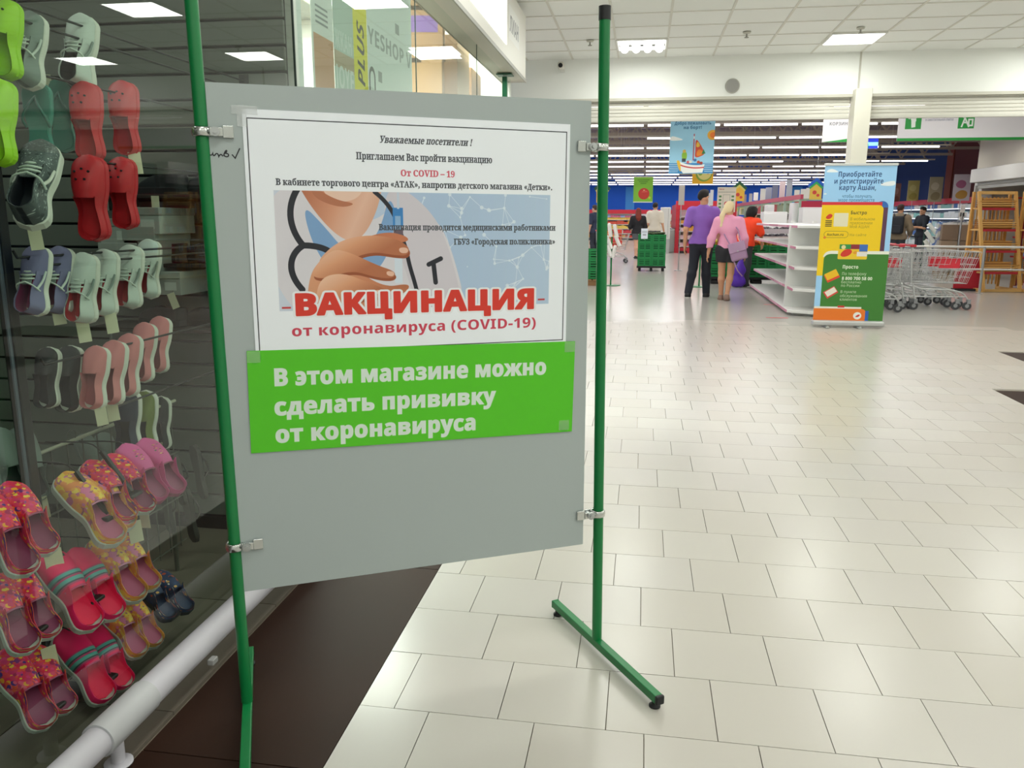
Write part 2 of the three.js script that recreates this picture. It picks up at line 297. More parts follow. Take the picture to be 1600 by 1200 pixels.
// ---------------------------------------------------------------- notice stand
const BD = V(0.883, 0, -0.469).normalize(), BN = V(0.469, 0, 0.883).normalize(), RP = V(-0.103, 0, -2.375);
const onBoard = (s, y, o = 0) => RP.clone().addScaledVector(BD, s).addScaledVector(BN, o).setY(y);
const SERIF = 'serif', SANS = 'sans-serif';
const posterTex = canvasTex(1448, 1018, (x, W, H) => {
  x.fillStyle = '#f4f9ff'; x.fillRect(0, 0, W, H);
  const X = (f) => f * W, Y = (f) => f * H;
  // print of a doctor's hand holding a syringe
  const ix = X(0.075), iy = Y(0.315), iw = X(0.86), ih = Y(0.50);
  x.save(); x.beginPath(); x.rect(ix, iy, iw, ih); x.clip();
  const P = (a, b) => [ix + a * iw, iy + b * ih];
  const g = x.createLinearGradient(ix, 0, ix + iw, 0); g.addColorStop(0, '#cfd8e6'); g.addColorStop(0.55, '#aec6e2'); g.addColorStop(1, '#b9cfe6'); x.fillStyle = g; x.fillRect(ix, iy, iw, ih);
  x.strokeStyle = 'rgba(225,236,248,0.75)'; x.lineWidth = 2;
  const dots = []; let s2 = 77; const rr = () => (s2 = (s2 * 16807) % 2147483647) / 2147483647;
  for (let i = 0; i < 70; i++) dots.push(P(0.5 + 0.5 * rr(), rr()));
  for (const a of dots) for (const b of dots) { const d = Math.hypot(a[0] - b[0], a[1] - b[1]); if (d > 5 && d < 85) { x.beginPath(); x.moveTo(...a); x.lineTo(...b); x.stroke(); } }
  for (const a of dots) disc(x, a[0], a[1], 3 + 6 * rr(), 'rgba(226,237,248,0.8)');
  blob(x, [P(-0.02, 0), P(0.12, -0.05), P(0.3, 0.3), P(0.42, 0.1), P(0.56, 0.2), P(0.62, 0.5), P(0.68, 1.1), P(0.1, 1.2), P(-0.05, 0.6)], '#dcd9e0');
  blob(x, [P(0.40, -0.1), P(0.53, 0.12), P(0.6, 0.4), P(0.67, 1.1), P(0.5, 1.2), P(0.44, 0.6), P(0.36, 0.2)], '#d4cfd8');
  blob(x, [P(0.09, 0.1), P(0.16, 0.28), P(0.23, 0.5), P(0.3, 0.5), P(0.36, 0.3), P(0.39, 0.02), P(0.42, 0.2), P(0.36, 0.7), P(0.2, 0.75), P(0.12, 0.45)], '#7fa6d2');
  { const q = x.createLinearGradient(...P(0.08, 0), ...P(0.34, 0.3)); q.addColorStop(0, '#b46a4a'); q.addColorStop(0.45, '#d99b7c'); q.addColorStop(0.75, '#e8bda6'); q.addColorStop(1, '#d6a186'); blob(x, [P(0.05, -0.2), P(0.38, -0.2), P(0.35, 0.16), P(0.285, 0.42), P(0.215, 0.4), P(0.12, 0.14)], q); }
    blob(x, [P(0.15, -0.1), P(0.31, -0.1), P(0.29, 0.05), P(0.22, 0.1), P(0.17, 0.04)], '#eccab6'); blob(x, [P(0.12, -0.06), P(0.2, 0.07), P(0.28, 0.1), P(0.22, 0.14), P(0.13, 0.06)], '#b87455');
  x.strokeStyle = '#23252f'; x.lineCap = 'round'; x.lineWidth = 26; // stethoscope
  x.beginPath(); x.moveTo(...P(0.08, -0.02)); x.bezierCurveTo(...P(0.02, 0.2), ...P(0.07, 0.4), ...P(0.09, 0.45)); x.bezierCurveTo(...P(0.05, 0.5), ...P(0.02, 0.65), ...P(0.08, 0.82)); x.stroke();
  x.beginPath(); x.moveTo(...P(0.09, 0.45)); x.bezierCurveTo(...P(0.15, 0.45), ...P(0.2, 0.5), ...P(0.2, 0.6)); x.stroke();
  x.lineWidth = 18; x.beginPath(); x.moveTo(...P(0.34, 0)); x.bezierCurveTo(...P(0.42, 0.15), ...P(0.42, 0.3), ...P(0.45, 0.5)); x.bezierCurveTo(...P(0.46, 0.7), ...P(0.49, 0.8), ...P(0.49, 1)); x.stroke();
  x.lineWidth = 21; x.beginPath(); x.moveTo(...P(0.53, 0.62)); x.lineTo(...P(0.575, 0.57)); x.moveTo(...P(0.548, 0.62)); x.lineTo(...P(0.555, 0.78)); x.stroke();
  // syringe
  x.fillStyle = '#d6e2ee'; x.fillRect(...P(0.405, 0.38), 0.028 * iw, 0.4 * ih); x.fillStyle = '#3e86c8'; x.fillRect(...P(0.402, 0.13), 0.037 * iw, 0.16 * ih); x.fillStyle = '#6a5a66'; x.fillRect(...P(0.404, 0.3), 0.034 * iw, 0.09 * ih); x.fillStyle = '#8fb6dc'; x.fillRect(...P(0.41, 0.2), 0.02 * iw, 0.12 * ih); x.fillStyle = '#c6d3e2'; x.fillRect(...P(0.418, -0.02), 0.008 * iw, 0.16 * ih);
  // hand: thumb side, three fingers, knuckles
  const fingers = [[[0.12, 0.62], [0.2, 0.42], [0.3, 0.36], [0.4, 0.38], [0.46, 0.46], [0.455, 0.54], [0.41, 0.54], [0.32, 0.5], [0.22, 0.6]], [[0.10, 0.7], [0.18, 0.48], [0.24, 0.5], [0.34, 0.62], [0.41, 0.68], [0.4, 0.74], [0.34, 0.73], [0.25, 0.66], [0.16, 0.74]], [[0.12, 0.95], [0.14, 0.72], [0.22, 0.68], [0.3, 0.76], [0.38, 0.84], [0.37, 0.9], [0.3, 0.9], [0.2, 0.98]]];
  blob(x, [[0.09, 1.15], [0.1, 0.72], [0.15, 0.55], [0.24, 0.6], [0.36, 0.82], [0.46, 0.78], [0.45, 0.86], [0.35, 0.96], [0.3, 1.15]].map((q) => P(...q)), (() => { const q = x.createLinearGradient(...P(0.1, 0.6), ...P(0.4, 1)); q.addColorStop(0, '#dfa37d'); q.addColorStop(0.6, '#d08a66'); q.addColorStop(1, '#b9704c'); return q; })());
  blob(x, [[0.28, 0.4], [0.38, 0.33], [0.45, 0.37], [0.46, 0.42], [0.38, 0.44]].map((q) => P(...q)), '#c97c58');
  fingers.forEach((f, i) => { blob(x, f.map(([a, b]) => P(a + 0.004, b + 0.025)), '#9c5434'); const q = x.createLinearGradient(...P(0.2, f[1][1] - 0.04), ...P(0.26, f[1][1] + 0.22)); q.addColorStop(0, '#efc3a6'); q.addColorStop(0.45, '#dfa07a'); q.addColorStop(1, '#b8714e'); blob(x, f.map((p) => P(...p)), q); });
  blob(x, [[0.42, 0.47], [0.455, 0.47], [0.455, 0.52], [0.425, 0.52]].map((q) => P(...q)), '#ecc0a8'); blob(x, [[0.375, 0.67], [0.405, 0.68], [0.4, 0.725], [0.375, 0.71]].map((q) => P(...q)), '#ecc0a8'); blob(x, [[0.335, 0.83], [0.37, 0.85], [0.365, 0.885], [0.335, 0.87]].map((q) => P(...q)), '#ecc0a8');
  x.restore();
  // black frame line
  x.strokeStyle = '#23262d'; x.lineWidth = 4; x.strokeRect(X(0.012), Y(0.035), X(0.976), Y(0.955));
  const ink = '#43474f';
  fit(x, 'Уважаемые посетители !', X(0.385), X(0.672), Y(0.098), 'italic bold 40px ' + SERIF, ink);
  fit(x, 'Приглашаем Вас пройти вакцинацию', X(0.315), X(0.738), Y(0.168), 'bold 40px ' + SERIF, ink);
  fit(x, 'От COVID – 19', X(0.447), X(0.617), Y(0.234), 'bold 38px ' + SERIF, '#d3596c');
  fit(x, 'В кабинете торгового центра «АТАК», напротив детского магазина «Детки».', X(0.082), X(0.942), Y(0.282), 'bold 36px ' + SERIF, ink);
  fit(x, 'Вакцинация проводится медицинскими работниками', X(0.377), X(0.955), Y(0.464), 'bold 36px ' + SERIF, ink);
  fit(x, 'ГБУЗ «Городская поликлиника»', X(0.612), X(0.955), Y(0.527), 'bold 36px ' + SERIF, ink);
  x.save(); x.font = 'bold 128px ' + SANS; x.textBaseline = 'middle'; const word = 'ВАКЦИНАЦИЯ', k = X(0.775) / x.measureText(word).width;
  x.translate(X(0.115), Y(0.79)); x.scale(k, 1); x.lineJoin = 'round'; x.lineWidth = 26; x.strokeStyle = '#eef1f5'; x.strokeText(word, 0, 0); x.lineWidth = 9; x.strokeStyle = '#dc3a2c'; x.strokeText(word, 0, 0); x.fillStyle = '#dc3a2c'; x.fillText(word, 0, 0); x.restore();
  x.fillStyle = '#c63a3c'; x.fillRect(X(0.082), Y(0.797), X(0.026), 8); x.fillRect(X(0.897), Y(0.79), X(0.024), 8);
  x.save(); x.lineWidth = 3; fit(x, 'от коронавируса (COVID-19)', X(0.105), X(0.893), Y(0.902), 'bold 66px ' + SANS, '#cf4258'); x.restore();
});
const limeTex = canvasTex(1216, 362, (x, W, H) => {
  x.fillStyle = '#55c81c'; x.fillRect(0, 0, W, H);
  for (const [a, b] of [[0, 0], [W - 50, 0], [W - 60, H - 46]]) { x.fillStyle = 'rgba(60,170,40,0.5)'; x.beginPath(); x.arc(a + 26, b + 24, 22, 0, 7); x.fill(); }
  for (const [s, x1, y] of [['В этом магазине можно', 0.905, 0.265], ['сделать прививку', 0.735, 0.555], ['от коронавируса', 0.675, 0.83]]) { x.save(); x.font = 'bold 84px ' + SANS; x.textBaseline = 'middle'; const k = W * (x1 - 0.067) / x.measureText(s).width; x.translate(W * 0.067, H * y); x.scale(k, 1); x.fillStyle = x.strokeStyle = '#dcebe0'; x.lineWidth = 4; x.strokeText(s, 0, 0); x.fillText(s, 0, 0); x.restore(); }
});
const paperPrint = (t, r = 0.42) => mat(0xffffff, r, { map: t });
{
  const turn = Math.atan2(0.469, 0.883); // board faces the passage
  const t = thing('notice_stand', 'green tubular floor stand holding a large grey notice board', 'stand', RP);
  const L = (v) => v.clone().sub(RP);
  const postR0 = V(-0.101, 0.045, -2.378), postR1 = onBoard(-0.026, 1.93), postL0 = onBoard(-1.068, 0.045), postL1 = onBoard(-1.083, 1.93);
  const post = (a, b) => { part('post', rod(L(a), L(b), 0.0155, 24), GREEN, t); const d = b.clone().sub(a).normalize(); part('post_cap', [rod(L(b.clone().addScaledVector(d, -0.03)), L(b.clone().addScaledVector(d, 0.006)), 0.0168, 24)], BLACK, t); };
  post(postR0, postR1); post(postL0, postL1);
  const foot = (c, dir, n0, n1) => {
    const d = dir.clone().normalize(), a = c.clone().addScaledVector(d, -n0).setY(0.033), b = c.clone().addScaledVector(d, n1).setY(0.033);
    const q = new THREE.Quaternion().setFromUnitVectors(V(1, 0, 0), d), mid = a.clone().add(b).multiplyScalar(0.5), len = a.distanceTo(b);
    const place = (g, p) => g.applyQuaternion(q).translate(...L(p).toArray());
    part('foot_beam', place(rbox(len, 0.026, 0.026, 0, 0, 0, 0.003), mid), GREEN, t);
    part('beam_plug', place(rbox(0.012, 0.0275, 0.0275, 0, 0, 0, 0.004), b.clone().addScaledVector(d, 0.004)), BLACK, t);
    part('beam_plug', place(rbox(0.008, 0.0275, 0.0275, 0, 0, 0, 0.003), a.clone().addScaledVector(d, -0.002)), GREEN, t);
    for (const e of [a.clone().addScaledVector(d, 0.02), b.clone().addScaledVector(d, -0.018)]) part('rubber_foot', lathe([[0, 0], [0.0165, 0], [0.0165, 0.005], [0.009, 0.009], [0.008, 0.022], [0, 0.022]], L(e).x, 0, L(e).z, 20), BLACK, t);
  };
  foot(V(-0.101, 0, -2.378), V(0.311, 0, 0.465), 0.285, 0.345);
  foot(postL0.clone().setY(0), V(0.255, 0, 0.525), 0.295, 0.33);
  // board: grey sheet
  const bw = 1.004, bh = 1.31, g = new THREE.BoxGeometry(bw, bh, 0.006), bm = mat(0xabb5b4, 0.55);
  const bmesh = part('board', g, bm, t); bmesh.position.copy(L(onBoard(-0.5605, 1.031))); bmesh.rotation.set(0, turn, 0); bmesh.rotation.order = 'YXZ'; bmesh.rotation.z = 0.004;
  const mark = canvasTex(256, 128, (x) => { x.clearRect(0, 0, 256, 128); x.strokeStyle = '#26262c'; x.lineWidth = 7; x.lineCap = 'round'; x.beginPath(); x.moveTo(14, 62); x.quadraticCurveTo(22, 90, 36, 66); x.quadraticCurveTo(38, 92, 54, 68); x.quadraticCurveTo(66, 60, 70, 84); x.quadraticCurveTo(84, 60, 92, 80); x.moveTo(100, 78); x.bezierCurveTo(112, 30, 132, 46, 108, 64); x.bezierCurveTo(140, 60, 130, 96, 104, 80); x.moveTo(150, 72); x.lineTo(166, 92); x.lineTo(196, 34); x.stroke(); });
  const mk = part('handwritten_mark', new THREE.PlaneGeometry(0.1, 0.05), mat(0xffffff, 0.6, { map: mark, transparent: true }), bmesh); mk.position.set(-0.46, 0.492, 0.0036);
  // four clamps that grip the board and wrap the posts
  const clamp = (s, y, side) => {
    const c = new THREE.Group(); c.name = 'clamp'; t.add(c); c.position.copy(L(onBoard(s, y))); c.rotation.y = turn;
    part('band', [new THREE.TorusGeometry(0.0195, 0.0045, 8, 24).scale(1, 1, 2.6).rotateX(Math.PI / 2), rbox(0.03, 0.02, 0.004, side * 0.033, 0, 0.013, 0.001), rbox(0.03, 0.02, 0.004, side * 0.033, 0, -0.013, 0.001)], CHROME, c);
    part('jaw', [rbox(0.026, 0.03, 0.006, side * 0.06, 0.001, 0.008, 0.002), rbox(0.026, 0.03, 0.006, side * 0.06, 0.001, -0.008, 0.002)], CHROME, c);
    part('bolt', [new THREE.CylinderGeometry(0.011, 0.011, 0.008, 12).rotateX(Math.PI / 2).translate(side * 0.03, 0, 0.019), new THREE.CylinderGeometry(0.006, 0.006, 0.006, 6).rotateX(Math.PI / 2).translate(side * 0.03, 0, 0.025), new THREE.CylinderGeometry(0.007, 0.007, 0.03, 10).rotateX(Math.PI / 2).translate(side * 0.03, 0, 0)], STEEL, c);
  };
  clamp(-1.08, 1.57, 1); clamp(-1.072, 0.507, 1); clamp(-0.0295, 1.565, -1); clamp(-0.0045 - 0.003, 0.474, -1);
  // papers fixed to the board are things of their own
  const put = (o, s, y, off, rz) => { o.position.copy(onBoard(s, y, off)); o.rotation.order = 'YXZ'; o.rotation.y = turn; o.rotation.z = rz; };
  const pt = thing('poster', 'white laminated vaccination poster with a syringe picture and red heading', 'poster'); put(pt, -0.556, 1.322, 0.0045, -0.004);
  sheet('printed_sheet', 0.862, 0.606, 0.0012, paperPrint(posterTex, 0.3), PAPER, pt);
  for (const q of [box(0.06, 0.02, 0.0006, -0.425, 0.3, 0.001), box(0.022, 0.05, 0.0006, -0.432, 0.286, 0.0016)]) part('tape', q, mat(0xf2f6f6, 0.1, { transparent: true, opacity: 0.28 }), pt);
  const lm = thing('notice', 'lime green notice strip with three lines of white lettering', 'notice'); put(lm, -0.556, 0.8895, 0.0062, -0.018);
  sheet('printed_sheet', 0.913, 0.272, 0.0012, paperPrint(limeTex, 0.38), mat(0x4db81c, 0.5), lm);
  for (const [a, b] of [[0.44, 0.12], [-0.44, 0.12], [0.43, -0.115]]) part('tape', box(0.032, 0.03, 0.0006, a, b, 0.001), mat(0xd8f0c8, 0.12, { transparent: true, opacity: 0.16 }), lm);
}
// ---------------------------------------------------------------- shop front on the left
const GX = -1.37, WZ = -3.15;
{ // panes of the shop window, dark joint between the first two
  const w = struct('window_1');
  const pane = (z0, z1, y0, y1, m = GLASS) => { const g = new THREE.PlaneGeometry(z0 - z1, y1 - y0).rotateY(Math.PI / 2).translate(GX, (y0 + y1) / 2, (z0 + z1) / 2); part('pane', g, m, w); };
  pane(8.6, -1.45, 0.036, 3.0); pane(-1.45, -3.15, 0.036, 3.0);
  part('joint', [box(0.008, 2.96, 0.006, GX, 1.52, -3.152)], mat(0x2c3a34, 0.3), w);
  const w2 = struct('window_2');
  const pane2 = (z0, z1, y0, y1) => part('pane', new THREE.PlaneGeometry(z0 - z1, y1 - y0).rotateY(Math.PI / 2).translate(GX, (y0 + y1) / 2, (z0 + z1) / 2), CLEAR, w2);
  pane2(-3.19, -4.9, 0.036, 2.75); pane2(-4.9, -6.7, 0.036, 2.75); pane2(-6.7, -8.4, 0.036, 2.75);
  part('joint', [-4.9, -6.7].map((z) => box(0.006, 2.7, 0.006, GX, 1.38, z)), mat(0x3a4a44, 0.3), w2);
  const l = struct('wall_shop_top'); part('wall_body', box(0.12, 0.5, 11.8, GX, 3.24, 2.7), mat(0x8d8f8a, 0.7), l);
  // second shop is bright inside
  const s = struct('wall_shop_rear'); part('wall_body', [box(0.1, 3.4, 5.4, -4.6, 1.7, -5.95), box(3.2, 3.4, 0.1, -3.0, 1.7, -8.55)], mat(0xe6e6df, 0.7), s);
  const sc = struct('ceiling_shop'); part('slab', [box(4.3, 0.1, 11.8, -3.5, 3.44, 2.7), box(4.3, 0.1, 5.4, -3.5, 3.42, -5.95)], mat(0xa8aaa4, 0.8), sc);
}
{ // divider wall clad with grooved slat boards (faces the camera); the boards are parts
  const w = struct('wall_slatboard');
  const wallM = [mat(0x6b7069, 0.6), mat(0x676c65, 0.6), mat(0x6f746d, 0.6)];
  part('backing', box(4.2, 3.2, 0.05, -3.51, 1.6, WZ - 0.045), mat(0x2a2c2a, 0.9), w);
  for (let k = 0; k < 32; k++) part('slat_board', rbox(4.12, 0.088, 0.018, -3.47, 0.105 + 0.0985 * k + 0.0, WZ - 0.009, 0.003), wallM[k % 3], w);
  part('plinth', box(4.15, 0.055, 0.03, -3.48, 0.028, WZ), mat(0x1d1d1c, 0.6), w);
  part('end_post', rbox(0.09, 3.3, 0.09, -1.425, 1.65, WZ - 0.07, 0.006), mat(0xd3d7cf, 0.5), w);
}
// bright lamp in the second shop
{ const t = thing('shop_lamp', 'bright square lamp on the ceiling of the second shop behind its glass', 'lamp', [-2.3, 3.36, -4.6]);
  part('frame', [box(1.24, 0.03, 0.03, 0, 0, 0.3), box(1.24, 0.03, 0.03, 0, 0, -0.3), box(0.03, 0.03, 0.57, 0.605, 0, 0), box(0.03, 0.03, 0.57, -0.605, 0, 0)], WHITE, t);
  part('diffuser', box(1.2, 0.01, 0.57, 0, 0, 0), GLOW, t); area(t, 1.18, 0.55, 0, -0.012, 0, 90); }
{ const t = thing('shop_lamp', 'second bright square lamp on the ceiling of the second shop above the cupboard', 'lamp', [-2.6, 3.36, -7.6]);
  part('frame', [box(1.24, 0.03, 0.03, 0, 0, 0.3), box(1.24, 0.03, 0.03, 0, 0, -0.3), box(0.03, 0.03, 0.57, 0.605, 0, 0), box(0.03, 0.03, 0.57, -0.605, 0, 0)], WHITE, t);
  part('diffuser', box(1.2, 0.01, 0.57, 0, 0, 0), GLOW, t); area(t, 1.18, 0.55, 0, -0.012, 0, 70); }
{ const t = thing('shop_lamp', 'square lamp on the ceiling of the dim shoe shop above the racks', 'lamp', [-2.7, 3.36, -1.9]);
  part('frame', [box(0.62, 0.03, 0.03, 0, 0, 0.3), box(0.62, 0.03, 0.03, 0, 0, -0.3), box(0.03, 0.03, 0.57, 0.295, 0, 0), box(0.03, 0.03, 0.57, -0.295, 0, 0)], WHITE, t);
  part('diffuser', box(0.56, 0.01, 0.57, 0, 0, 0), GLOW, t); area(t, 0.55, 0.55, 0, -0.012, 0, 9); }
// header box above the glass with lit sign face
{
  const t = thing('shop_header', 'white sign box above the shop glass with a bright lit face', 'sign', [0, 0, 0]);
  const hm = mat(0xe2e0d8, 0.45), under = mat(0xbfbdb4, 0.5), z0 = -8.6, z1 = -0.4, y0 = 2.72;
  part('housing', [box(0.24, 0.62, z1 - z0, -1.37, y0 + 0.32, (z0 + z1) / 2)], hm, t);
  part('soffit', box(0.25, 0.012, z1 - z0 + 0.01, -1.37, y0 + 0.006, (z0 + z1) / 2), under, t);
  part('edge_rail', [box(0.012, 0.03, z1 - z0 + 0.012, -1.247, y0 + 0.012, (z0 + z1) / 2), box(0.012, 0.03, z1 - z0 + 0.012, -1.493, y0 + 0.012, (z0 + z1) / 2)], mat(0x9b9a92, 0.4), t);
  const f = part('lit_sign_face', box(0.006, 0.5, 5.6, -1.246, y0 + 0.38, -4.6), mat(0xffffff, 0.4, { emissive: 0xffffff, emissiveIntensity: 1.15 }), t);
  const lt = canvasTex(256, 128, (x) => { x.fillStyle = '#e6e6e2'; x.fillRect(0, 0, 256, 128); fit(x, 'ЛИАН', 20, 236, 66, 'bold 90px sans-serif', '#7e8084'); });
  const pl = new THREE.Mesh(new THREE.PlaneGeometry(0.62, 0.28), mat(0xffffff, 0.5, { map: lt })); pl.name = 'lettering'; pl.rotation.y = Math.PI / 2; pl.position.set(-1.2485, y0 + 0.36, -7.85); t.add(pl);
}
{ // green post that carries the header at its end
  const p = onX(787, 104, -1.36), t = thing('header_post', 'dark green post with a flat top plate under the end of the sign box', 'post', [-1.37, 0, -8.05]);
  part('shaft', box(0.045, 2.69, 0.045, 0, 1.345, 0), mat(0x0c5a3c, 0.4), t); part('top_plate', rbox(0.15, 0.012, 0.15, 0, 2.705, 0, 0.003), mat(0x0b4a34, 0.4), t); part('foot_plate', rbox(0.14, 0.012, 0.14, 0, 0.006, 0, 0.003), mat(0x0b4a34, 0.4), t);
}
// lettering and panels stuck on the inside of the second window
{
  const X = GX - 0.012;
  const strip = (name, label, cat, zA, zB, yA, yB, draw, W = 256, H = 512) => {
    const t = thing(name, label, cat, [X, (yA + yB) / 2, (zA + zB) / 2], Math.PI / 2), tx = canvasTex(W, H, draw);
    sheet('printed_face', zA - zB, yB - yA, 0.002, mat(0xffffff, 1.0, { map: tx, transmission: 0.45, thickness: 0 }), WHITE, t); return t;
  };
  strip('window_poster', 'tan and white paper poster on the shop glass behind the board', 'poster', -3.36, -3.6, 1.7, 2.6, (x, W, H) => { x.fillStyle = '#f4f7f0'; x.fillRect(0, 0, W, H); x.fillStyle = '#7f9fe0'; x.fillRect(10, 120, W - 60, 50); x.fillStyle = '#dfaf86'; x.fillRect(20, 272, W - 10, H); for (let i = 0; i < 4; i++) { x.fillStyle = '#9aa09c'; x.fillRect(50, 206 + i * 12, W - 110, 5); } });
  strip('window_lettering', 'frosted window panel with pale lettering beside the yellow strip', 'window sign', -3.607, -3.86, 1.7, 2.6, (x, W, H) => { const g = x.createLinearGradient(0, 0, 0, H); x.fillStyle = '#cfe0d3'; x.fillRect(0, 0, W, H); x.fillStyle = '#c9b795'; x.fillRect(0, 285, W, 40); fit(x, 'ЖКАН', 10, W - 20, 258, 'bold 64px sans-serif', '#eaf2ea'); fit(x, 'JOYE', 10, W - 6, 346, 'bold 76px sans-serif', '#f0f5ef'); });
  strip('yellow_sign', 'yellow vertical strip with dark slanted letters on the shop glass', 'window sign', -3.86, -4.055, 1.7, 2.36, (x, W, H) => { x.fillStyle = '#f8f010'; x.fillRect(0, 0, W, H); x.save(); x.translate(W / 2 + 6, H * 0.35); x.rotate(-Math.PI / 2); fit(x, 'PLUS', -112, 112, 0, 'italic bold 180px sans-serif', '#3a3d22'); x.restore(); });
  strip('window_lettering', 'whitish window panel with grey shop lettering beyond the yellow strip', 'window sign', -4.06, -4.85, 1.7, 2.6, (x, W, H) => { x.fillStyle = '#f4fbf5'; x.fillRect(0, 0, W, H); fit(x, 'YESHOP V', 6, W * 0.98, 196, 'bold 62px sans-serif', '#aab5ae'); x.fillStyle = '#a9b3ac'; x.fillRect(W * 0.6, 110, 46, 30); x.fillRect(W * 0.2, 280, 40, 30); x.strokeStyle = '#6a716b'; x.lineWidth = 12; x.beginPath(); x.arc(40, 310, 26, Math.PI, 0); x.lineTo(66, 512); x.moveTo(14, 512); x.lineTo(14, 310); x.stroke(); }, 512, 512);
}
// cardboard boxes standing on a high cupboard of the second shop
{
  const t = thing('cupboard', 'tall white cupboard behind the glass of the second shop', 'cupboard', [-1.87, 0, -7.2]);
  part('carcass', [box(0.5, 2.22, 2.3, 0, 1.11, 0)], mat(0xdadbd4, 0.5), t);
  for (const k of [-1, 0, 1]) { const d = part('door', rbox(0.02, 2.1, 0.72, 0.262, 1.1, k * 0.75, 0.004), mat(0xe3e4dd, 0.4), t); part('handle', rod(V(0.29, 1.0, k * 0.75 + 0.28), V(0.29, 1.2, k * 0.75 + 0.28), 0.008), STEEL, d); }
  const cb = [mat(0xb08b62, 0.8), mat(0xa98560, 0.8), mat(0xc0a587, 0.8)];
  const carton = (x, y, z, w, h, d, turn, m, label, band) => {
    const c = thing('cardboard_box', label, 'box', [x, y, z], turn);
    part('carton', rbox(w, h, d, 0, h / 2, 0, 0.006), m, c); part('flap', [rbox(w * 0.98, 0.006, d * 0.48, 0, h + 0.003, d * 0.25, 0.002), rbox(w * 0.98, 0.006, d * 0.48, 0, h + 0.003, -d * 0.25, 0.002)], m, c);
    if (band) part('printed_band', [box(w * 0.8, h * 0.32, 0.003, 0, h * 0.55, d / 2 + 0.001)], mat(0x7d5fa0, 0.7), c);
    part('hand_hole', box(w * 0.24, 0.03, 0.004, 0, h * 0.86, d / 2 + 0.001), mat(0x3c2f22, 0.9), c);
  };
  carton(-1.8, 2.22, -6.45, 0.42, 0.36, 0.42, 0.2, cb[0], 'tan cardboard box, lower one of two stacked on the cupboard');
  carton(-1.78, 2.59, -6.45, 0.4, 0.36, 0.4, 0.2, cb[1], 'tan cardboard box with a purple printed band on top of another', true);
  carton(-1.82, 2.22, -7.2, 0.46, 0.62, 0.6, 0.05, cb[2], 'big pale cardboard box at the middle of the cupboard top');
  carton(-1.84, 2.22, -7.95, 0.42, 0.5, 0.5, 0.03, cb[0], 'tan cardboard box at the far end of the cupboard top');
}
// grey bumper rail along the floor in front of the glass
{
  const t = thing('bumper_rail', 'thick grey tubular bumper rail along the floor before the shop glass', 'rail', [-1.275, 0.11, 0]);
  part('pipe', [rod(V(0, 0, -1.6), V(0, 0, -3.6), 0.041, 28)], GREYPLASTIC, t);
  part('pipe_end', [rod(V(0, 0, 6), V(0, 0, -1.59), 0.038, 28), ], GREYPLASTIC, t);
  part('sleeve', [rod(V(0, 0, -1.565), V(0, 0, -1.76), 0.0445, 28)], mat(0xb9babd, 0.42), t);
  for (const z of [-1.63, -2.9, 0.2]) part('support', [rod(V(0, -0.11, z), V(0, -0.03, z), 0.017, 14), lathe([[0, -0.11], [0.035, -0.11], [0.035, -0.104], [0.02, -0.1], [0, -0.1]], 0, 0, z, 18)], GREYPLASTIC, t);
  part('clip', [rbox(0.02, 0.018, 0.03, 0.045, -0.045, -2.02, 0.003)], mat(0x9c9c9a, 0.5), t);
}
// dark upright of the display rack behind the glass, and the wire grid rack
{
  const t = thing('rack_upright', 'dark metal upright of the shoe rack close behind the glass', 'rack post', [-1.64, 0, -1.87]);
  part('shaft', [rbox(0.035, 2.2, 0.03, 0, 1.1, 0, 0.003)], mat(0x121516, 0.4), t); part('edge_strip', [rbox(0.006, 2.2, 0.012, 0.008, 1.1, 0.018, 0.001)], mat(0x5d6672, 0.3), t); part('foot', rbox(0.16, 0.02, 0.1, 0, 0.01, 0, 0.003), mat(0x121516, 0.4), t);
  const g = thing('grid_rack', 'grey wire grid panel that carries the hanging slippers', 'display rack', [-1.75, 0, -2.15]);
  const wm = mat(0x5e6058, 0.4, { metalness: 0.2 }), pale = mat(0xb3b39f, 0.4), H = 0.68;
  for (let k = 0; k < 18; k++) part('wire', rod(V(0, 0.1, 0.62 - 0.07 * k), V(0, H + 0.005, 0.62 - 0.07 * k), 0.0025, 6), wm, g);
  for (const y of [0.12, 0.3, 0.48, H]) part('cross_wire', rod(V(0.004, y, 0.64), V(0.004, y, -0.6), y === H ? 0.006 : 0.003, 6), y === H ? pale : wm, g);
  for (const z of [0.6, -0.56]) part('leg', rod(V(-0.02, 0, z), V(-0.02, H, z), 0.009, 10), wm, g);
  for (let k = 0; k < 7; k++) part('wire_loop', new THREE.TorusGeometry(0.018, 0.0022, 6, 14).rotateY(Math.PI / 2).translate(0.004, H + 0.016, 0.45 - 0.16 * k), wm, g);
}
// ---------------------------------------------------------------- shoes hanging behind the glass
// shoe frame: sole bottom at y = 0, toe towards -z, heel towards +z, length 1 (scaled afterwards)
const outlineW = (t) => { // half width along the shoe, t = 0 toe .. 1 heel
  const a = Math.min(1, t / 0.16), b = Math.min(1, (1 - t) / 0.12);
  const round = Math.sqrt(Math.max(0, 1 - (1 - a) ** 2)) * Math.sqrt(Math.max(0, 1 - (1 - b) ** 2));
  return round * (0.185 - 0.045 * Math.exp(-(((t - 0.62) / 0.16) ** 2)) - 0.03 * t);
};
function soleGeo(th, grow = 1) {
  const n = 26, pts = [];
  for (let i = 0; i <= n; i++) { const t = i / n; pts.push([outlineW(t) * grow, t - 0.5]); }
  for (let i = n - 1; i > 0; i--) { const t = i / n; pts.push([-outlineW(t) * grow, t - 0.5]); }
  const g = extrude(poly(pts.map(([x, z]) => [x, -z * grow])), th * 0.8, th * 0.1, 0, 0, th * 0.1).rotateX(-Math.PI / 2);
  return g;
}
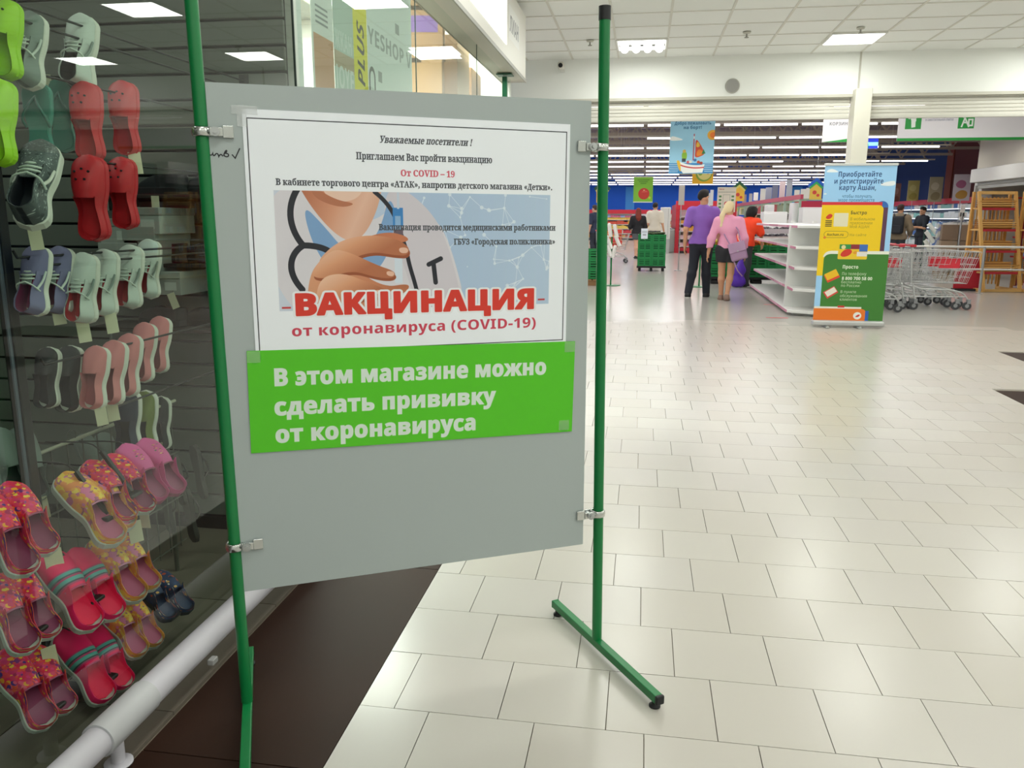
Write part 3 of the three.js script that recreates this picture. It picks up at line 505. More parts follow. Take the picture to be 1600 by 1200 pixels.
function loft(rows, close = false) { // rows of points to a smooth skin with uv
  const pos = [], uv = [], idx = [], m = rows[0].length;
  rows.forEach((r, i) => r.forEach((p, j) => { pos.push(...p); uv.push(j / (m - 1), i / (rows.length - 1)); }));
  for (let i = 0; i < rows.length - 1; i++) for (let j = 0; j < m - 1; j++) { const a = i * m + j; idx.push(a, a + m, a + 1, a + 1, a + m, a + m + 1); }
  const g = new THREE.BufferGeometry(); g.setAttribute('position', new THREE.Float32BufferAttribute(pos, 3)); g.setAttribute('uv', new THREE.Float32BufferAttribute(uv, 2)); g.setIndex(idx); g.computeVertexNormals(); return g;
}
// closed vamp from toe to tEnd, height profile hh(t)
function vampGeo(base, tEnd, hh, inset = 1, t0 = 0.0) {
  const rows = [], n = 14;
  for (let i = 0; i <= n; i++) { const t = t0 + (tEnd - t0) * i / n, w = outlineW(Math.max(t, 0.004)) * inset, h = hh(t), r = []; for (let j = 0; j <= 14; j++) { const a = Math.PI * j / 14, c = Math.cos(a); r.push([w * Math.sign(c) * Math.abs(c) ** 0.8, base + h * Math.sin(a) ** 0.75, t - 0.5]); } rows.push(r); }
  return loft(rows);
}
// side wall from tA round the heel and back, height profile
function wallGeo(base, tA, hh, inset = 1, lean = 0.9) {
  const path = [], n = 16;
  for (let i = 0; i <= n; i++) { const t = tA + (0.996 - tA) * i / n; path.push([1, t]); }
  for (let i = n; i >= 0; i--) { const t = tA + (0.996 - tA) * i / n; path.push([-1, t]); }
  const skin = (k) => [0, 0.5, 1].map((f) => path.map(([s, t]) => [s * outlineW(t) * (inset - k) * (1 - (1 - lean) * f), base + hh(t) * f, (t - 0.5) * (1 - k * 0.12)]));
  const a = skin(0), b = skin(0.09), rows = [a[0], a[1], a[2], b[2], b[0]];
  return loft(rows);
}
function print(draw) { return canvasTex(256, 256, draw); }
function spots(bg, cols, n, r0, r1, sd) { return print((x) => { x.fillStyle = bg; x.fillRect(0, 0, 256, 256); let s = sd; const q = () => (s = (s * 16807) % 2147483647) / 2147483647; for (let i = 0; i < n; i++) { const c = cols[(q() * cols.length) | 0], a = q() * 256, b = q() * 256, r = r0 + (r1 - r0) * q(); blob(x, [0, 1, 2, 3, 4, 5].map((k) => [a + Math.cos(k) * r * (0.6 + 0.6 * q()), b + Math.sin(k) * r * (0.6 + 0.6 * q())]), c); } }); }
const FLORAL = mat(0xffffff, 0.6, { map: spots('#ea1c4c', ['#f0523a', '#e6327c', '#d8246a', '#f4a52c', '#f3c63a', '#7a2a7e', '#4a2c86', '#b01e58', '#ee5a7e', '#e8403a', '#dd2f63', '#e12a58', '#e83a50'], 420, 6, 18, 11) });
const YELLOWP = mat(0xffffff, 0.6, { map: spots('#f2b848', ['#f6cf52', '#f39a4a', '#ef8a58', '#e27aa6', '#f4d35c', '#c76a8e', '#b0627e', '#f7c145', '#f0a23e', '#f2a850', '#f5c24e', '#ee9050'], 420, 8, 26, 23) });
const NAVYP = mat(0xffffff, 0.6, { map: spots('#22365e', ['#c8643e', '#e6dcc8', '#25406e', '#2a4a80', '#b0432c', '#d9a25a', '#1a2a4c'], 60, 9, 18, 31) });
const PINKFLAT = mat(0xe562a4, 0.6), PINKPATCH = mat(0xffffff, 0.6, { map: spots('#e562a4', ['#3f7a4c', '#f1cf6a', '#c53b3b', '#f3b44a', '#7b3c2a'], 34, 7, 14, 41) });
const HOTPINK = mat(0xff0068, 0.6), MAROON = mat(0x7d2350, 0.6), ROSE = mat(0xb4587e, 0.6), SOLEW = mat(0xd9dad0, 0.6), SOLEG = mat(0xbdc2bb, 0.6);
const TEAL = mat(0x3f8f80, 0.5), TEALROSE = mat(0xffffff, 0.5, { map: print((x) => { x.fillStyle = '#c03a72'; x.fillRect(0, 0, 256, 256); x.fillStyle = '#2d4c55'; x.fillRect(0, 30, 256, 26); x.fillRect(0, 150, 256, 26); x.fillStyle = '#4fa9a4'; x.fillRect(0, 58, 256, 60); x.fillRect(0, 178, 256, 56); }) });
const LIME = mat(0x9fd71c, 0.5), REDC = mat(0xc8232e, 0.5), GREYS = mat(0x7f8c86, 0.7), LIGHTS = mat(0xc6cfc8, 0.65), PURPLE = mat(0x77759a, 0.7), DARKSH = mat(0x24262a, 0.6), SALMON = mat(0xcf7f82, 0.75), OLIVE = mat(0x6e7a3a, 0.7), SPARKLE = mat(0xffffff, 0.5, { map: spots('#565f5f', ['#6d7777', '#434a4b', '#7f8a8a', '#b9c4c2', '#363b3d'], 400, 2, 6, 51) });
const TAGM = mat(0xd6d4b6, 0.6), LACE = mat(0xcfd8cf, 0.7), HOOKM = mat(0x1a1a1b, 0.4);

function shoeParts(t, kind, m = {}) { // unit-length shoe added to group t
  const sole = m.sole ?? SOLEW;
  if (kind === 'slipper') { // closed front, low walls, open back
    part('sole', soleGeo(0.085), sole, t);
    part('upper', vampGeo(0.08, 0.56, (q) => 0.05 + 0.15 * Math.sin(Math.min(1, q / 0.5) * Math.PI / 2), 0.985), m.upper, t);
    part('side_wall', wallGeo(0.08, 0.545, (q) => 0.155 * (1 - Math.min(1, (q - 0.54) / 0.2)) + 0.085, 0.985), m.wall ?? m.upper, t);
    part('insole', soleGeo(0.012, 0.9).translate(0, 0.088, 0), m.lining ?? MAROON, t);
    part('collar_trim', tube([[-0.93, 0.2], [-0.6, 0.245], [0, 0.27], [0.6, 0.245], [0.93, 0.2]].map(([a, h]) => V(a * outlineW(0.56), 0.02 + h * 0.9, 0.065)), 0.011, 18, 6), m.trim ?? ROSE, t);
    if (m.patch) part('print_patch', vampGeo(0.084, 0.42, (q) => 0.05 + 0.15 * Math.sin(Math.min(1, q / 0.5) * Math.PI / 2), 0.8, 0.2), m.patch, t);
    if (m.band) part('striped_band', vampGeo(0.083, 0.53, (q) => 0.056 + 0.15 * Math.sin(Math.min(1, q / 0.5) * Math.PI / 2), 1.0, 0.36), m.band, t);
  } else if (kind === 'sneaker') {
    part('sole', [soleGeo(0.11), ], sole, t);
    part('sole_stripe', [soleGeo(0.016, 1.012).translate(0, 0.045, 0)], m.stripe ?? GREYS, t);
    part('upper', vampGeo(0.1, 0.44, (q) => 0.07 + 0.15 * Math.sin(Math.min(1, q / 0.45) * Math.PI / 2), 0.97), m.upper, t);
    part('side_wall', wallGeo(0.1, 0.4, (q) => 0.2 + 0.12 * Math.min(1, Math.max(0, (q - 0.5) / 0.3)), 0.97, 0.78), m.wall ?? m.upper, t);
    part('toe_cap', vampGeo(0.1, 0.17, (q) => 0.075 + 0.15 * Math.sin(Math.min(1, q / 0.45) * Math.PI / 2), 0.985), m.toe ?? LIGHTS, t);
    part('side_logo_patch', [1, -1].map((s) => { const g = tube([V(s * 0.165, 0.15, -0.12), V(s * 0.155, 0.2, 0.02), V(s * 0.13, 0.3, 0.16)], 0.018, 10, 6); return g; }), m.stripe ?? GREYS, t);
    part('lining', wallGeo(0.11, 0.5, (q) => 0.2 + 0.09 * Math.min(1, (q - 0.5) / 0.3), 0.84, 0.8), m.lining ?? MAROON, t);
    part('insole', soleGeo(0.01, 0.86).translate(0, 0.11, 0), m.lining ?? MAROON, t);
    const tg = part('tongue', rbox(0.14, 0.016, 0.26, 0, 0.31, 0.02, 0.008, 2).rotateX(-0.18), m.tongue ?? LIGHTS, t);
    for (let k = 0; k < 4; k++) part('lace', tube([V(-0.1, 0.25 + 0.018 * k, -0.16 + 0.055 * k), V(0, 0.3 + 0.02 * k, -0.145 + 0.055 * k), V(0.1, 0.25 + 0.018 * k, -0.16 + 0.055 * k)], 0.014, 8, 5), LACE, t);
    part('lace_bow', [tube([V(0, 0.37, 0.06), V(0.12, 0.36, 0.12), V(0.16, 0.26, 0.18)], 0.012, 10, 5), tube([V(0, 0.37, 0.06), V(-0.12, 0.35, 0.1), V(-0.17, 0.24, 0.16)], 0.012, 10, 5)], LACE, t);
  } else if (kind === 'clog') {
    part('sole', soleGeo(0.1), sole, t);
    part('upper', vampGeo(0.09, 0.5, (q) => 0.07 + 0.19 * Math.sin(Math.min(1, q / 0.4) * Math.PI / 2), 1.0), m.upper, t);
    part('side_wall', wallGeo(0.09, 0.485, (q) => 0.2 - 0.07 * Math.min(1, (q - 0.48) / 0.2), 0.99), m.upper, t);
    part('insole', soleGeo(0.012, 0.88).translate(0, 0.1, 0), m.lining ?? m.upper, t);
    for (const [a, b] of [[-0.08, 0.2], [0.0, 0.17], [0.08, 0.2], [-0.05, 0.29], [0.05, 0.29]]) part('vent_hole', new THREE.CylinderGeometry(0.014, 0.014, 0.02, 10).translate(a, 0.09 + 0.07 + 0.19 * Math.sin(Math.min(1, b / 0.4) * Math.PI / 2) * (1 - 7 * a * a), b - 0.5), DARKSH, t);
  } else if (kind === 'flipflop') {
    part('sole', soleGeo(0.07), m.sole ?? TEAL, t); part('footbed', soleGeo(0.012, 0.95).translate(0, 0.068, 0), m.upper, t);
    part('strap', [tube([V(0, 0.08, -0.32), V(-0.06, 0.15, -0.2), V(-0.15, 0.15, -0.03), V(-0.15, 0.07, 0.06)], 0.018, 16, 6), tube([V(0, 0.08, -0.32), V(0.06, 0.15, -0.2), V(0.15, 0.15, -0.03), V(0.15, 0.07, 0.06)], 0.018, 16, 6)], m.strap ?? m.upper, t);
  } else if (kind === 'slipon') {
    part('sole', soleGeo(0.12), sole, t);
    part('upper', vampGeo(0.11, 0.46, (q) => 0.06 + 0.16 * Math.sin(Math.min(1, q / 0.45) * Math.PI / 2), 0.97), m.upper, t);
    part('side_wall', wallGeo(0.11, 0.44, (q) => 0.215 - 0.02 * Math.sin((q - 0.44) * 5), 0.97, 0.85), m.upper, t);
    part('insole', soleGeo(0.012, 0.88).translate(0, 0.12, 0), m.lining ?? DARKSH, t);
  }
}
// hang one shoe: picture point of its middle, plane x, length in metres, lean of the toe away from the glass, turn about the vertical, spin about the view
const protoShoes = {};
function shoe(name, label, cat, group, kind, key, m, u, v, L, o = {}) {
  const { x = -1.5, lean = 0.5, yaw = kind === 'slipper' ? -0.35 : -1.4, roll = 0, tagAt, pos, flat } = o;
  const p = pos ?? onX(u, v, x);
  let t;
  if (protoShoes[key]) { t = protoShoes[key].clone(); t.name = numbered(name); scene.add(t); t.userData = {}; } else { t = thing(name, label, cat); shoeParts(t, kind, m); protoShoes[key] = t.clone(); }
  tag(t, label, cat, group);
  t.scale.setScalar(L);
  let q;
  if (flat) q = new THREE.Quaternion().setFromAxisAngle(V(0, 1, 0), yaw);
  else {
    const s = Math.sin(lean), c = Math.cos(lean);
    q = new THREE.Quaternion().setFromRotationMatrix(new THREE.Matrix4().makeBasis(V(0, 0, -1), V(c, s, 0), V(s, -c, 0)));
    q.premultiply(new THREE.Quaternion().setFromAxisAngle(V(0, 1, 0), yaw)).premultiply(new THREE.Quaternion().setFromAxisAngle(V(1, 0, 0), roll));
  }
  t.quaternion.copy(q);
  const mid = V(0, flat ? 0 : 0.12 * L, 0).applyQuaternion(q); t.position.copy(p).sub(mid);
  if (tagAt) { const g = part('price_tag', rbox(0.17, 0.3, 0.008, 0, 0, 0, 0.003), TAGM, t); g.position.set(...tagAt); g.quaternion.copy(q).invert().multiply(new THREE.Quaternion().setFromEuler(new THREE.Euler(0, 0.9, 0.08))); }
  return t;
}
const slip = (label, cat, grp, key, m, u, v, L, o) => shoe('slipper', label, cat, grp, 'slipper', key, m, u, v, L, o);
const FM = { upper: FLORAL, lining: MAROON, sole: SOLEG }, YM = { upper: YELLOWP, lining: ROSE, sole: SOLEG, trim: mat(0xd98fb4, 0.6) }, PM = { upper: PINKFLAT, patch: PINKPATCH, lining: mat(0x96456c, 0.6), sole: ROSE }, HM = { upper: HOTPINK, band: TEALROSE, lining: mat(0xf0084e, 0.55), sole: SOLEG, trim: mat(0xd93a7c, 0.5) }, NM = { upper: NAVYP, lining: mat(0x1c3054, 0.6), sole: DARKSH, trim: mat(0x23395e, 0.6) };
const gs = 'slippers hanging low behind the glass';
slip('pink slipper with a small round print, farther one of its pair, beside the dark sandals', 'slipper', gs, 'pink', PM, 253, 726, 0.224, { lean: 0.82 });
slip('pink slipper with a small round print, half hidden behind red floral slippers', 'slipper', gs, 'pink', PM, 224, 736, 0.224, { lean: 0.82 });
slip('red floral slipper next to the pink pair, farther one', 'slipper', gs, 'floral', FM, 203, 752, 0.224, { lean: 0.85, tagAt: [-0.2, -0.12, 0.62] });
slip('red floral slipper beside the yellow one, nearer of the upper pair', 'slipper', gs, 'floral', FM, 172, 764, 0.229, { lean: 0.87 });
slip('yellow patterned slipper touching the red floral ones', 'slipper', gs, 'yellow', YM, 168, 776, 0.234, { lean: 0.90 });
slip('yellow patterned slipper with a wide white sole edge, nearest of the yellow row', 'slipper', gs, 'yellow', YM, 143, 790, 0.270, { lean: 0.92 });
slip('yellow patterned slipper of the middle yellow pair, farther one', 'slipper', gs, 'yellow', YM, 211, 874, 0.224, { lean: 0.90 });
slip('yellow patterned slipper of the middle yellow pair, nearer one behind the hot pink slipper', 'slipper', gs, 'yellow', YM, 184, 886, 0.244, { lean: 0.92 });
slip('yellow and violet slipper of the lowest yellow pair, farther one by the navy sandals', 'slipper', gs, 'yellow', YM, 219, 966, 0.208, { lean: 0.88 });
slip('yellow and violet slipper of the lowest yellow pair, nearer one', 'slipper', gs, 'yellow', YM, 192, 978, 0.218, { lean: 0.88 });
slip('navy slipper with orange flowers, nearer one of the small pair', 'slipper', gs, 'navy', NM, 242, 932, 0.190, { lean: 1.00 });
slip('navy slipper with orange flowers, farther one of the small pair', 'slipper', gs, 'navy', NM, 270, 922, 0.190, { lean: 1.00 });
slip('hot pink slipper with teal stripes, farther one of the upper hot pink pair', 'slipper', gs, 'hot', HM, 149, 909, 0.244, { lean: 0.82 });
slip('hot pink slipper with teal stripes and a price tag, nearer of the upper pair', 'slipper', gs, 'hot', HM, 110, 919, 0.260, { lean: 0.82, tagAt: [-0.06, 0.24, -0.28] });
slip('hot pink slipper with teal stripes, farther one of the lower hot pink pair', 'slipper', gs, 'hot', HM, 168, 1024, 0.224, { lean: 0.82 });
slip('hot pink slipper with teal stripes, nearer one of the lower hot pink pair', 'slipper', gs, 'hot', HM, 134, 1038, 0.244, { lean: 0.82 });
slip('red floral slipper of the highest pair by the frame edge, farther one', 'slipper', gs, 'floral', FM, 45, 806, 0.224, { lean: 0.82 });
slip('red floral slipper of the highest pair cut by the picture edge', 'slipper', gs, 'floral', FM, 8, 830, 0.244, { lean: 0.82 });
slip('red floral slipper of the middle pair, farther one beside hot pink slides', 'slipper', gs, 'floral', FM, 50, 938, 0.218, { lean: 0.82 });
slip('red floral slipper of the middle pair, cut by the picture edge', 'slipper', gs, 'floral', FM, 12, 954, 0.234, { lean: 0.82 });
slip('red floral slipper of the lowest pair, farther one', 'slipper', gs, 'floral', FM, 78, 1059, 0.208, { lean: 0.82, tagAt: [0.06, 0.26, -0.2] });
slip('red floral slipper of the lowest pair, nearer one with a pale sole edge', 'slipper', gs, 'floral', FM, 40, 1074, 0.234, { lean: 0.82 });
// upper rows
const gu = 'shoes hanging in the upper rows behind the glass';
const S = (name, label, kind, key, m, u, v, L, o) => shoe(name, label, 'shoe', gu, kind, key, m, u, v, L, o);
S('clog', 'lime green clog hanging highest at the picture edge', 'clog', 'lime', { upper: LIME, sole: LIME }, 8, 60, 0.19, { lean: 0.15, x: -1.55 });
S('clog', 'lime green clog hanging below another at the picture edge', 'clog', 'lime', { upper: LIME, sole: SOLEW }, -4, 190, 0.2, { lean: 0.15, x: -1.5 });
S('sneaker', 'dull grey sneaker at the top, nearer one of its pair', 'sneaker', 'greysn', { upper: GREYS, toe: GREYS, stripe: LIGHTS, lining: DARKSH }, 46, 78, 0.2, { lean: 0.25, x: -1.6 });
S('sneaker', 'pale sneaker at the top with its dark opening facing out', 'sneaker', 'whitesn', { upper: LIGHTS, lining: DARKSH, stripe: GREYS }, 126, 82, 0.22, { lean: 0.25, x: -1.6 });
S('flip_flop', 'teal flip-flop, nearer one of its pair under the grey sneakers', 'flipflop', 'teal', { upper: TEAL, strap: mat(0x2e7468, 0.5) }, 56, 190, 0.21, { lean: 0.05, x: -1.62 });
S('flip_flop', 'teal flip-flop with a price tag next to the red clogs', 'flipflop', 'teal', { upper: TEAL }, 92, 180, 0.2, { lean: 0.05, x: -1.64, tagAt: [-0.16, 0.1, -0.4] });
S('clog', 'red clog of the upper red pair, nearer one', 'clog', 'red', { upper: REDC, sole: REDC }, 136, 190, 0.215, { lean: 0.02, x: -1.56 });
S('clog', 'red clog of the upper red pair, farther one', 'clog', 'red', {}, 194, 185, 0.22, { lean: 0.02, x: -1.58, tagAt: [0.1, 0.1, 0.6] });
S('clog', 'red clog of the lower red pair, nearer one beside the sparkling sneaker', 'clog', 'red', {}, 142, 310, 0.235, { lean: 0.02, x: -1.53 });
S('clog', 'red clog of the lower red pair, farther one', 'clog', 'red', {}, 192, 302, 0.215, { lean: 0.02, x: -1.58 });
S('sneaker', 'sparkling dark grey sneaker with a white sole hanging sideways at the edge', 'sneaker', 'spark', { upper: SPARKLE, toe: SPARKLE, stripe: SOLEW, tongue: SPARKLE, lining: DARKSH }, 56, 285, 0.25, { lean: 0.5, x: -1.52, yaw: -1.2, roll: -0.1 });
S('sneaker', 'purple sneaker with pale laces, nearer one of its pair', 'sneaker', 'purple', { upper: PURPLE, toe: PURPLE, stripe: LIGHTS, tongue: GREYS }, 55, 438, 0.185, { lean: 0.25, x: -1.58, tagAt: [0.1, 0.3, -0.55] });
S('sneaker', 'purple sneaker with pale laces, farther one of its pair', 'sneaker', 'purple', {}, 92, 438, 0.19, { lean: 0.25, x: -1.6, tagAt: [0.0, 0.1, 0.5] });
S('sneaker', 'white sneaker with red lining, nearest of the white row', 'sneaker', 'whitered', { upper: LIGHTS, lining: REDC, stripe: GREYS }, 130, 450, 0.2, { lean: 0.2, x: -1.56, tagAt: [0.0, 0.1, 0.62] });
S('sneaker', 'white sneaker with grey stripes, second of the white row', 'sneaker', 'whitered', {}, 163, 442, 0.2, { lean: 0.2, x: -1.58, tagAt: [0.1, 0.1, 0.6] });
S('sneaker', 'white sneaker with grey stripes, third of the white row', 'sneaker', 'whitered', {}, 203, 432, 0.2, { lean: 0.2, x: -1.6 });
S('sneaker', 'dull white sneaker, last of the white row beside the shoe boxes', 'sneaker', 'whitered', {}, 232, 420, 0.2, { lean: 0.2, x: -1.66 });
S('slip_on', 'salmon slip-on shoe, nearest of the salmon row', 'slipon', 'salmon', { upper: SALMON, lining: mat(0xa85c62, 0.7) }, 148, 590, 0.185, { lean: 0.3, x: -1.55, tagAt: [0.1, 0.05, 0.6] });
S('slip_on', 'salmon slip-on shoe, second of the salmon row', 'slipon', 'salmon', {}, 176, 582, 0.195, { lean: 0.3, x: -1.56, tagAt: [0.0, 0.05, 0.6] });
S('slip_on', 'salmon slip-on shoe, third of the salmon row', 'slipon', 'salmon', {}, 200, 570, 0.2, { lean: 0.3, x: -1.6 });
S('slip_on', 'salmon slip-on shoe, fourth of the salmon row and half hidden', 'slipon', 'salmon', {}, 224, 550, 0.2, { lean: 0.3, x: -1.64 });
S('slip_on', 'salmon slip-on shoe, last of the salmon row beside the slat boards', 'slipon', 'salmon', {}, 248, 538, 0.2, { lean: 0.3, x: -1.68 });
S('slip_on', 'black slip-on shoe with a white sole, nearer one of its pair', 'slipon', 'black', { upper: DARKSH, lining: DARKSH }, 74, 590, 0.17, { lean: 0.2, x: -1.64 });
S('slip_on', 'black slip-on shoe with a white sole, farther one of its pair', 'slipon', 'black', {}, 108, 592, 0.19, { lean: 0.2, x: -1.62 });
S('slip_on', 'navy slip-on shoe with a pale curved sole below the salmon row', 'slipon', 'navyso', { upper: mat(0x2b3144, 0.7), lining: DARKSH }, 200, 660, 0.21, { lean: 0.1, x: -1.66 });
S('slip_on', 'olive green slip-on shoe below the salmon row', 'slipon', 'olive', { upper: OLIVE, lining: DARKSH }, 226, 660, 0.22, { lean: 0.1, x: -1.7 });
S('slip_on', 'dark slip-on shoe with a tag beside the olive one', 'slipon', 'black', {}, 250, 662, 0.2, { lean: 0.1, x: -1.76, tagAt: [0, 0.2, 0.5] });
S('slipper', 'dim grey slipper behind the wire rail, nearer one', 'slipper', 'greysl', { upper: GREYS, lining: DARKSH, sole: GREYS, trim: GREYS }, 12, 722, 0.2, { lean: 0.3, x: -1.72 });
S('slipper', 'dim grey slipper behind the wire rail, farther one with a tag', 'slipper', 'greysl', {}, 46, 725, 0.22, { lean: 0.3, x: -1.72, tagAt: [0, 0.1, 0.6] });
S('slipper', 'dim grey slipper behind the yellow ones, nearer one', 'slipper', 'greysl', {}, 142, 716, 0.17, { lean: 0.3, x: -1.8 });
S('slipper', 'dim grey slipper behind the pink pair', 'slipper', 'greysl', {}, 172, 712, 0.17, { lean: 0.3, x: -1.82 });
for (const [u, v, L, label] of [[286, 745, 0.23, 'black sandal with a glittering strap, nearer one by the green post'], [318, 735, 0.24, 'black sandal with a glittering strap, farther one by the green post'], [304, 800, 0.25, 'black sandal hanging low beside the green post'], [268, 790, 0.22, 'black sandal hanging low beside the pink slippers']]) S('sandal', label, 'flipflop', 'sandal', { upper: mat(0x2b2c2a, 0.5), sole: mat(0x3a3c38, 0.5), strap: mat(0x1c1c1c, 0.4) }, u, v, L, { lean: 0.1, x: -1.78, yaw: 0.9 });
// black plastic hangers between the slippers of a pair, hooked on the grid rack
{
  const hang = [[186, 742], [148, 776], [192, 890], [200, 985], [250, 935], [124, 905], [146, 1030], [28, 826], [30, 950], [60, 1072], [232, 738]];
  hang.forEach(([u, v], i) => {
    const p = onX(u, v, -1.5), t = thing('shoe_hanger', `black plastic hanger ${['between the upper red floral pair', 'between the upper yellow pair', 'between the middle yellow pair', 'between the lowest yellow pair', 'between the small navy pair', 'between the upper hot pink pair', 'between the lower hot pink pair', 'between the highest floral pair at the edge', 'between the middle floral pair at the edge', 'between the lowest floral pair at the edge', 'between the pink pair'][i]}`, 'hanger', p, 0, 'black shoe hangers');
    part('stem', [bar(V(-0.05, 0.07, 0), V(0.035, -0.05, 0), 0.01, 0.012)], HOOKM, t);
    part('grip', [rbox(0.03, 0.012, 0.055, 0.04, -0.058, 0, 0.005)], HOOKM, t);
    part('hook', [tube([V(-0.05, 0.07, 0), V(-0.08, 0.09, 0), V(-0.23, 0.09, 0)], 0.0022, 12, 6)], HOOKM, t);
  });
}
// long wire pegs that carry the upper rows, fixed in the slat boards
for (const [u, v, z1, label] of [[126, 40, -1.95, 'long dark wire peg carrying the pale sneaker at the top'], [46, 36, -1.8, 'long dark wire peg carrying the dull grey sneaker'], [160, 140, -2.0, 'long dark wire peg carrying the upper red clogs'], [166, 255, -1.95, 'long dark wire peg carrying the lower red clogs'], [150, 408, -1.9, 'long dark wire peg carrying the white sneakers'], [72, 400, -1.85, 'long dark wire peg carrying the purple sneakers'], [170, 545, -1.9, 'long dark wire peg carrying the salmon shoes'], [210, 625, -2.1, 'long dark wire peg carrying the olive and navy shoes']]) {
  const p = onX(u, v, -1.58), t = thing('wire_peg', label, 'hook', [p.x, p.y, 0]);
  part('rod', [rod(V(0, 0, WZ + 0.01), V(0, 0.0, z1), 0.0035, 7)], HOOKM, t); part('tip', [rod(V(0, 0, z1), V(0, 0.02, z1 + 0.012), 0.0035, 7)], HOOKM, t); part('back_plate', [rbox(0.04, 0.05, 0.006, 0, 0, WZ + 0.012, 0.002)], HOOKM, t);
}
// shelves on the slat boards with dim shoes and boxes
{
  const dark = mat(0x2b2723, 0.6);
  const shelf = (y, x0, x1, label, m = dark) => { const t = thing('slat_shelf', label, 'shelf', [(x0 + x1) / 2, y, WZ]); part('board', rbox(x1 - x0, 0.014, 0.24, 0, 0, 0.12, 0.003), m, t); for (const s of [-1, 1]) part('bracket', [rbox(0.012, 0.05, 0.2, s * (x1 - x0) * 0.4, -0.03, 0.1, 0.003)], STEEL, t); };
  const p1 = onZ(290, 300, WZ + 0.1), p2 = onZ(290, 412, WZ + 0.1), p3 = onZ(290, 510, WZ + 0.1);
  shelf(p1.y - 0.02, p1.x - 0.35, -1.47, 'dark shelf on the slat boards carrying black shoes, topmost');
  shelf(p2.y, p2.x - 0.4, -1.47, 'dark shelf on the slat boards beside the shoe boxes, second from above');
  shelf(p3.y, p3.x - 0.35, -1.47, 'dark shelf on the slat boards above the salmon shoes, lowest');
  let i = 0;
  const dim = { upper: DARKSH, sole: DARKSH, lining: DARKSH };
  for (const [p, row] of [[p1, 'top'], [p2, 'middle'], [p3, 'lowest']]) for (const [dx, word] of [[-0.08, 'farther from the glass'], [0.12, 'nearer to the glass']]) shoe('loafer', `black shoe standing on the ${row} dark slat shelf, ${word}`, 'shoe', 'black shoes on the slat shelves', 'slipon', 'dim', dim, 0, 0, 0.24, { flat: true, yaw: 1.3, pos: V(p.x + dx, p.y + (row === 'top' ? -0.012 : 0.008), WZ + 0.12) });
  const bm = [mat(0x9aa09a, 0.7), mat(0xaab0aa, 0.7), mat(0x8f958f, 0.7)];
  for (const [u, v, w, h, d, label, k] of [[216, 398, 0.16, 0.1, 0.25, 'pale shoe box behind the white sneakers, lowest', 0], [216, 362, 0.16, 0.1, 0.25, 'pale shoe box behind the white sneakers, topmost', 1], [248, 390, 0.13, 0.18, 0.25, 'upright grey shoe box beside the dark shelf', 2], [252, 345, 0.14, 0.1, 0.25, 'pale shoe box on top of the upright grey one', 1], [282, 440, 0.12, 0.09, 0.2, 'small pale box on the dark shelf by the green post', 0]]) {
    const p = onZ(u, v, WZ + 0.16), t = thing('shoe_box', label, 'box', p, 0, 'shoe boxes on the slat wall'); part('carton', rbox(w, h, d, 0, 0, 0, 0.003), bm[k], t); part('lid', rbox(w + 0.006, h * 0.3, d + 0.006, 0, h * 0.36, 0, 0.003), bm[(k + 1) % 3], t); part('label_sticker', box(w * 0.4, h * 0.35, 0.001, w * 0.15, -h * 0.12, d / 2 + 0.001), LIGHTS, t);
  }
  for (const [u, v, r, label] of [[243, 319, 0, 'small price tag on the slat wall by the black shoes'], [271, 470, 0.35, 'tilted price tag on the dark shelf by the green post'], [226, 810, 0.05, 'pale paper price tag hanging under the red floral slippers']]) { const t = thing('price_tag', label, 'tag', u === 226 ? onX(u, v, -1.47) : onZ(u, v, WZ + 0.26)); part('card', rbox(0.032, 0.062, 0.002, 0, 0, 0, 0.0008).rotateZ(r), TAGM, t); part('string', rod(V(0, 0.03, 0), V(0.004, 0.07, 0), 0.0008, 5), DARKSH, t); }
}
// ---------------------------------------------------------------- people (skeletons in metres, facing -z before the turn)
const skinTone = { fair: mat(0xd9a98c, 0.6), tan: mat(0xd09c7a, 0.6), pale: mat(0xe2b79e, 0.6) };
function handGeo(w, dir, side, s) { // palm, four bent fingers and a thumb; w = wrist, dir = direction of the forearm
  const d = dir.clone().normalize(), f = V(0, 0, -1).addScaledVector(d, d.z).normalize(), a = V().crossVectors(d, f).normalize();
  const P = (l, k, m) => w.clone().addScaledVector(d, l * s).addScaledVector(f, k * s).addScaledVector(a, m * s);
  const prims = [], cap = (p, q, r0, r1) => prims.push([p.x, p.y, p.z, q.x, q.y, q.z, r0 * s, r1 * s]);
  cap(P(-0.02, 0, 0), P(0.03, 0, 0), 0.024, 0.022);
  for (const k of [-0.024, -0.008, 0.008, 0.024]) cap(P(0.02, k * 0.7, 0), P(0.085, k, 0), 0.017, 0.0125);
  const inn = -side;
  [[0.03, 0.066], [0.01, 0.078], [-0.01, 0.073], [-0.028, 0.058]].forEach(([k, l]) => { const m1 = P(0.09 + l * 0.5, k * 1.02, inn * 0.006), m2 = P(0.09 + l * 0.86, k, inn * 0.026); cap(P(0.085, k * 0.9, 0), m1, 0.0095, 0.0088); cap(m1, m2, 0.0088, 0.0072); });
  const t1 = P(0.05, 0.05, inn * 0.014), t2 = P(0.085, 0.056, inn * 0.024); cap(P(0.012, 0.024, 0), t1, 0.014, 0.0105); cap(t1, t2, 0.0105, 0.008);
  return solid(prims, 0.006, 0.005);
}
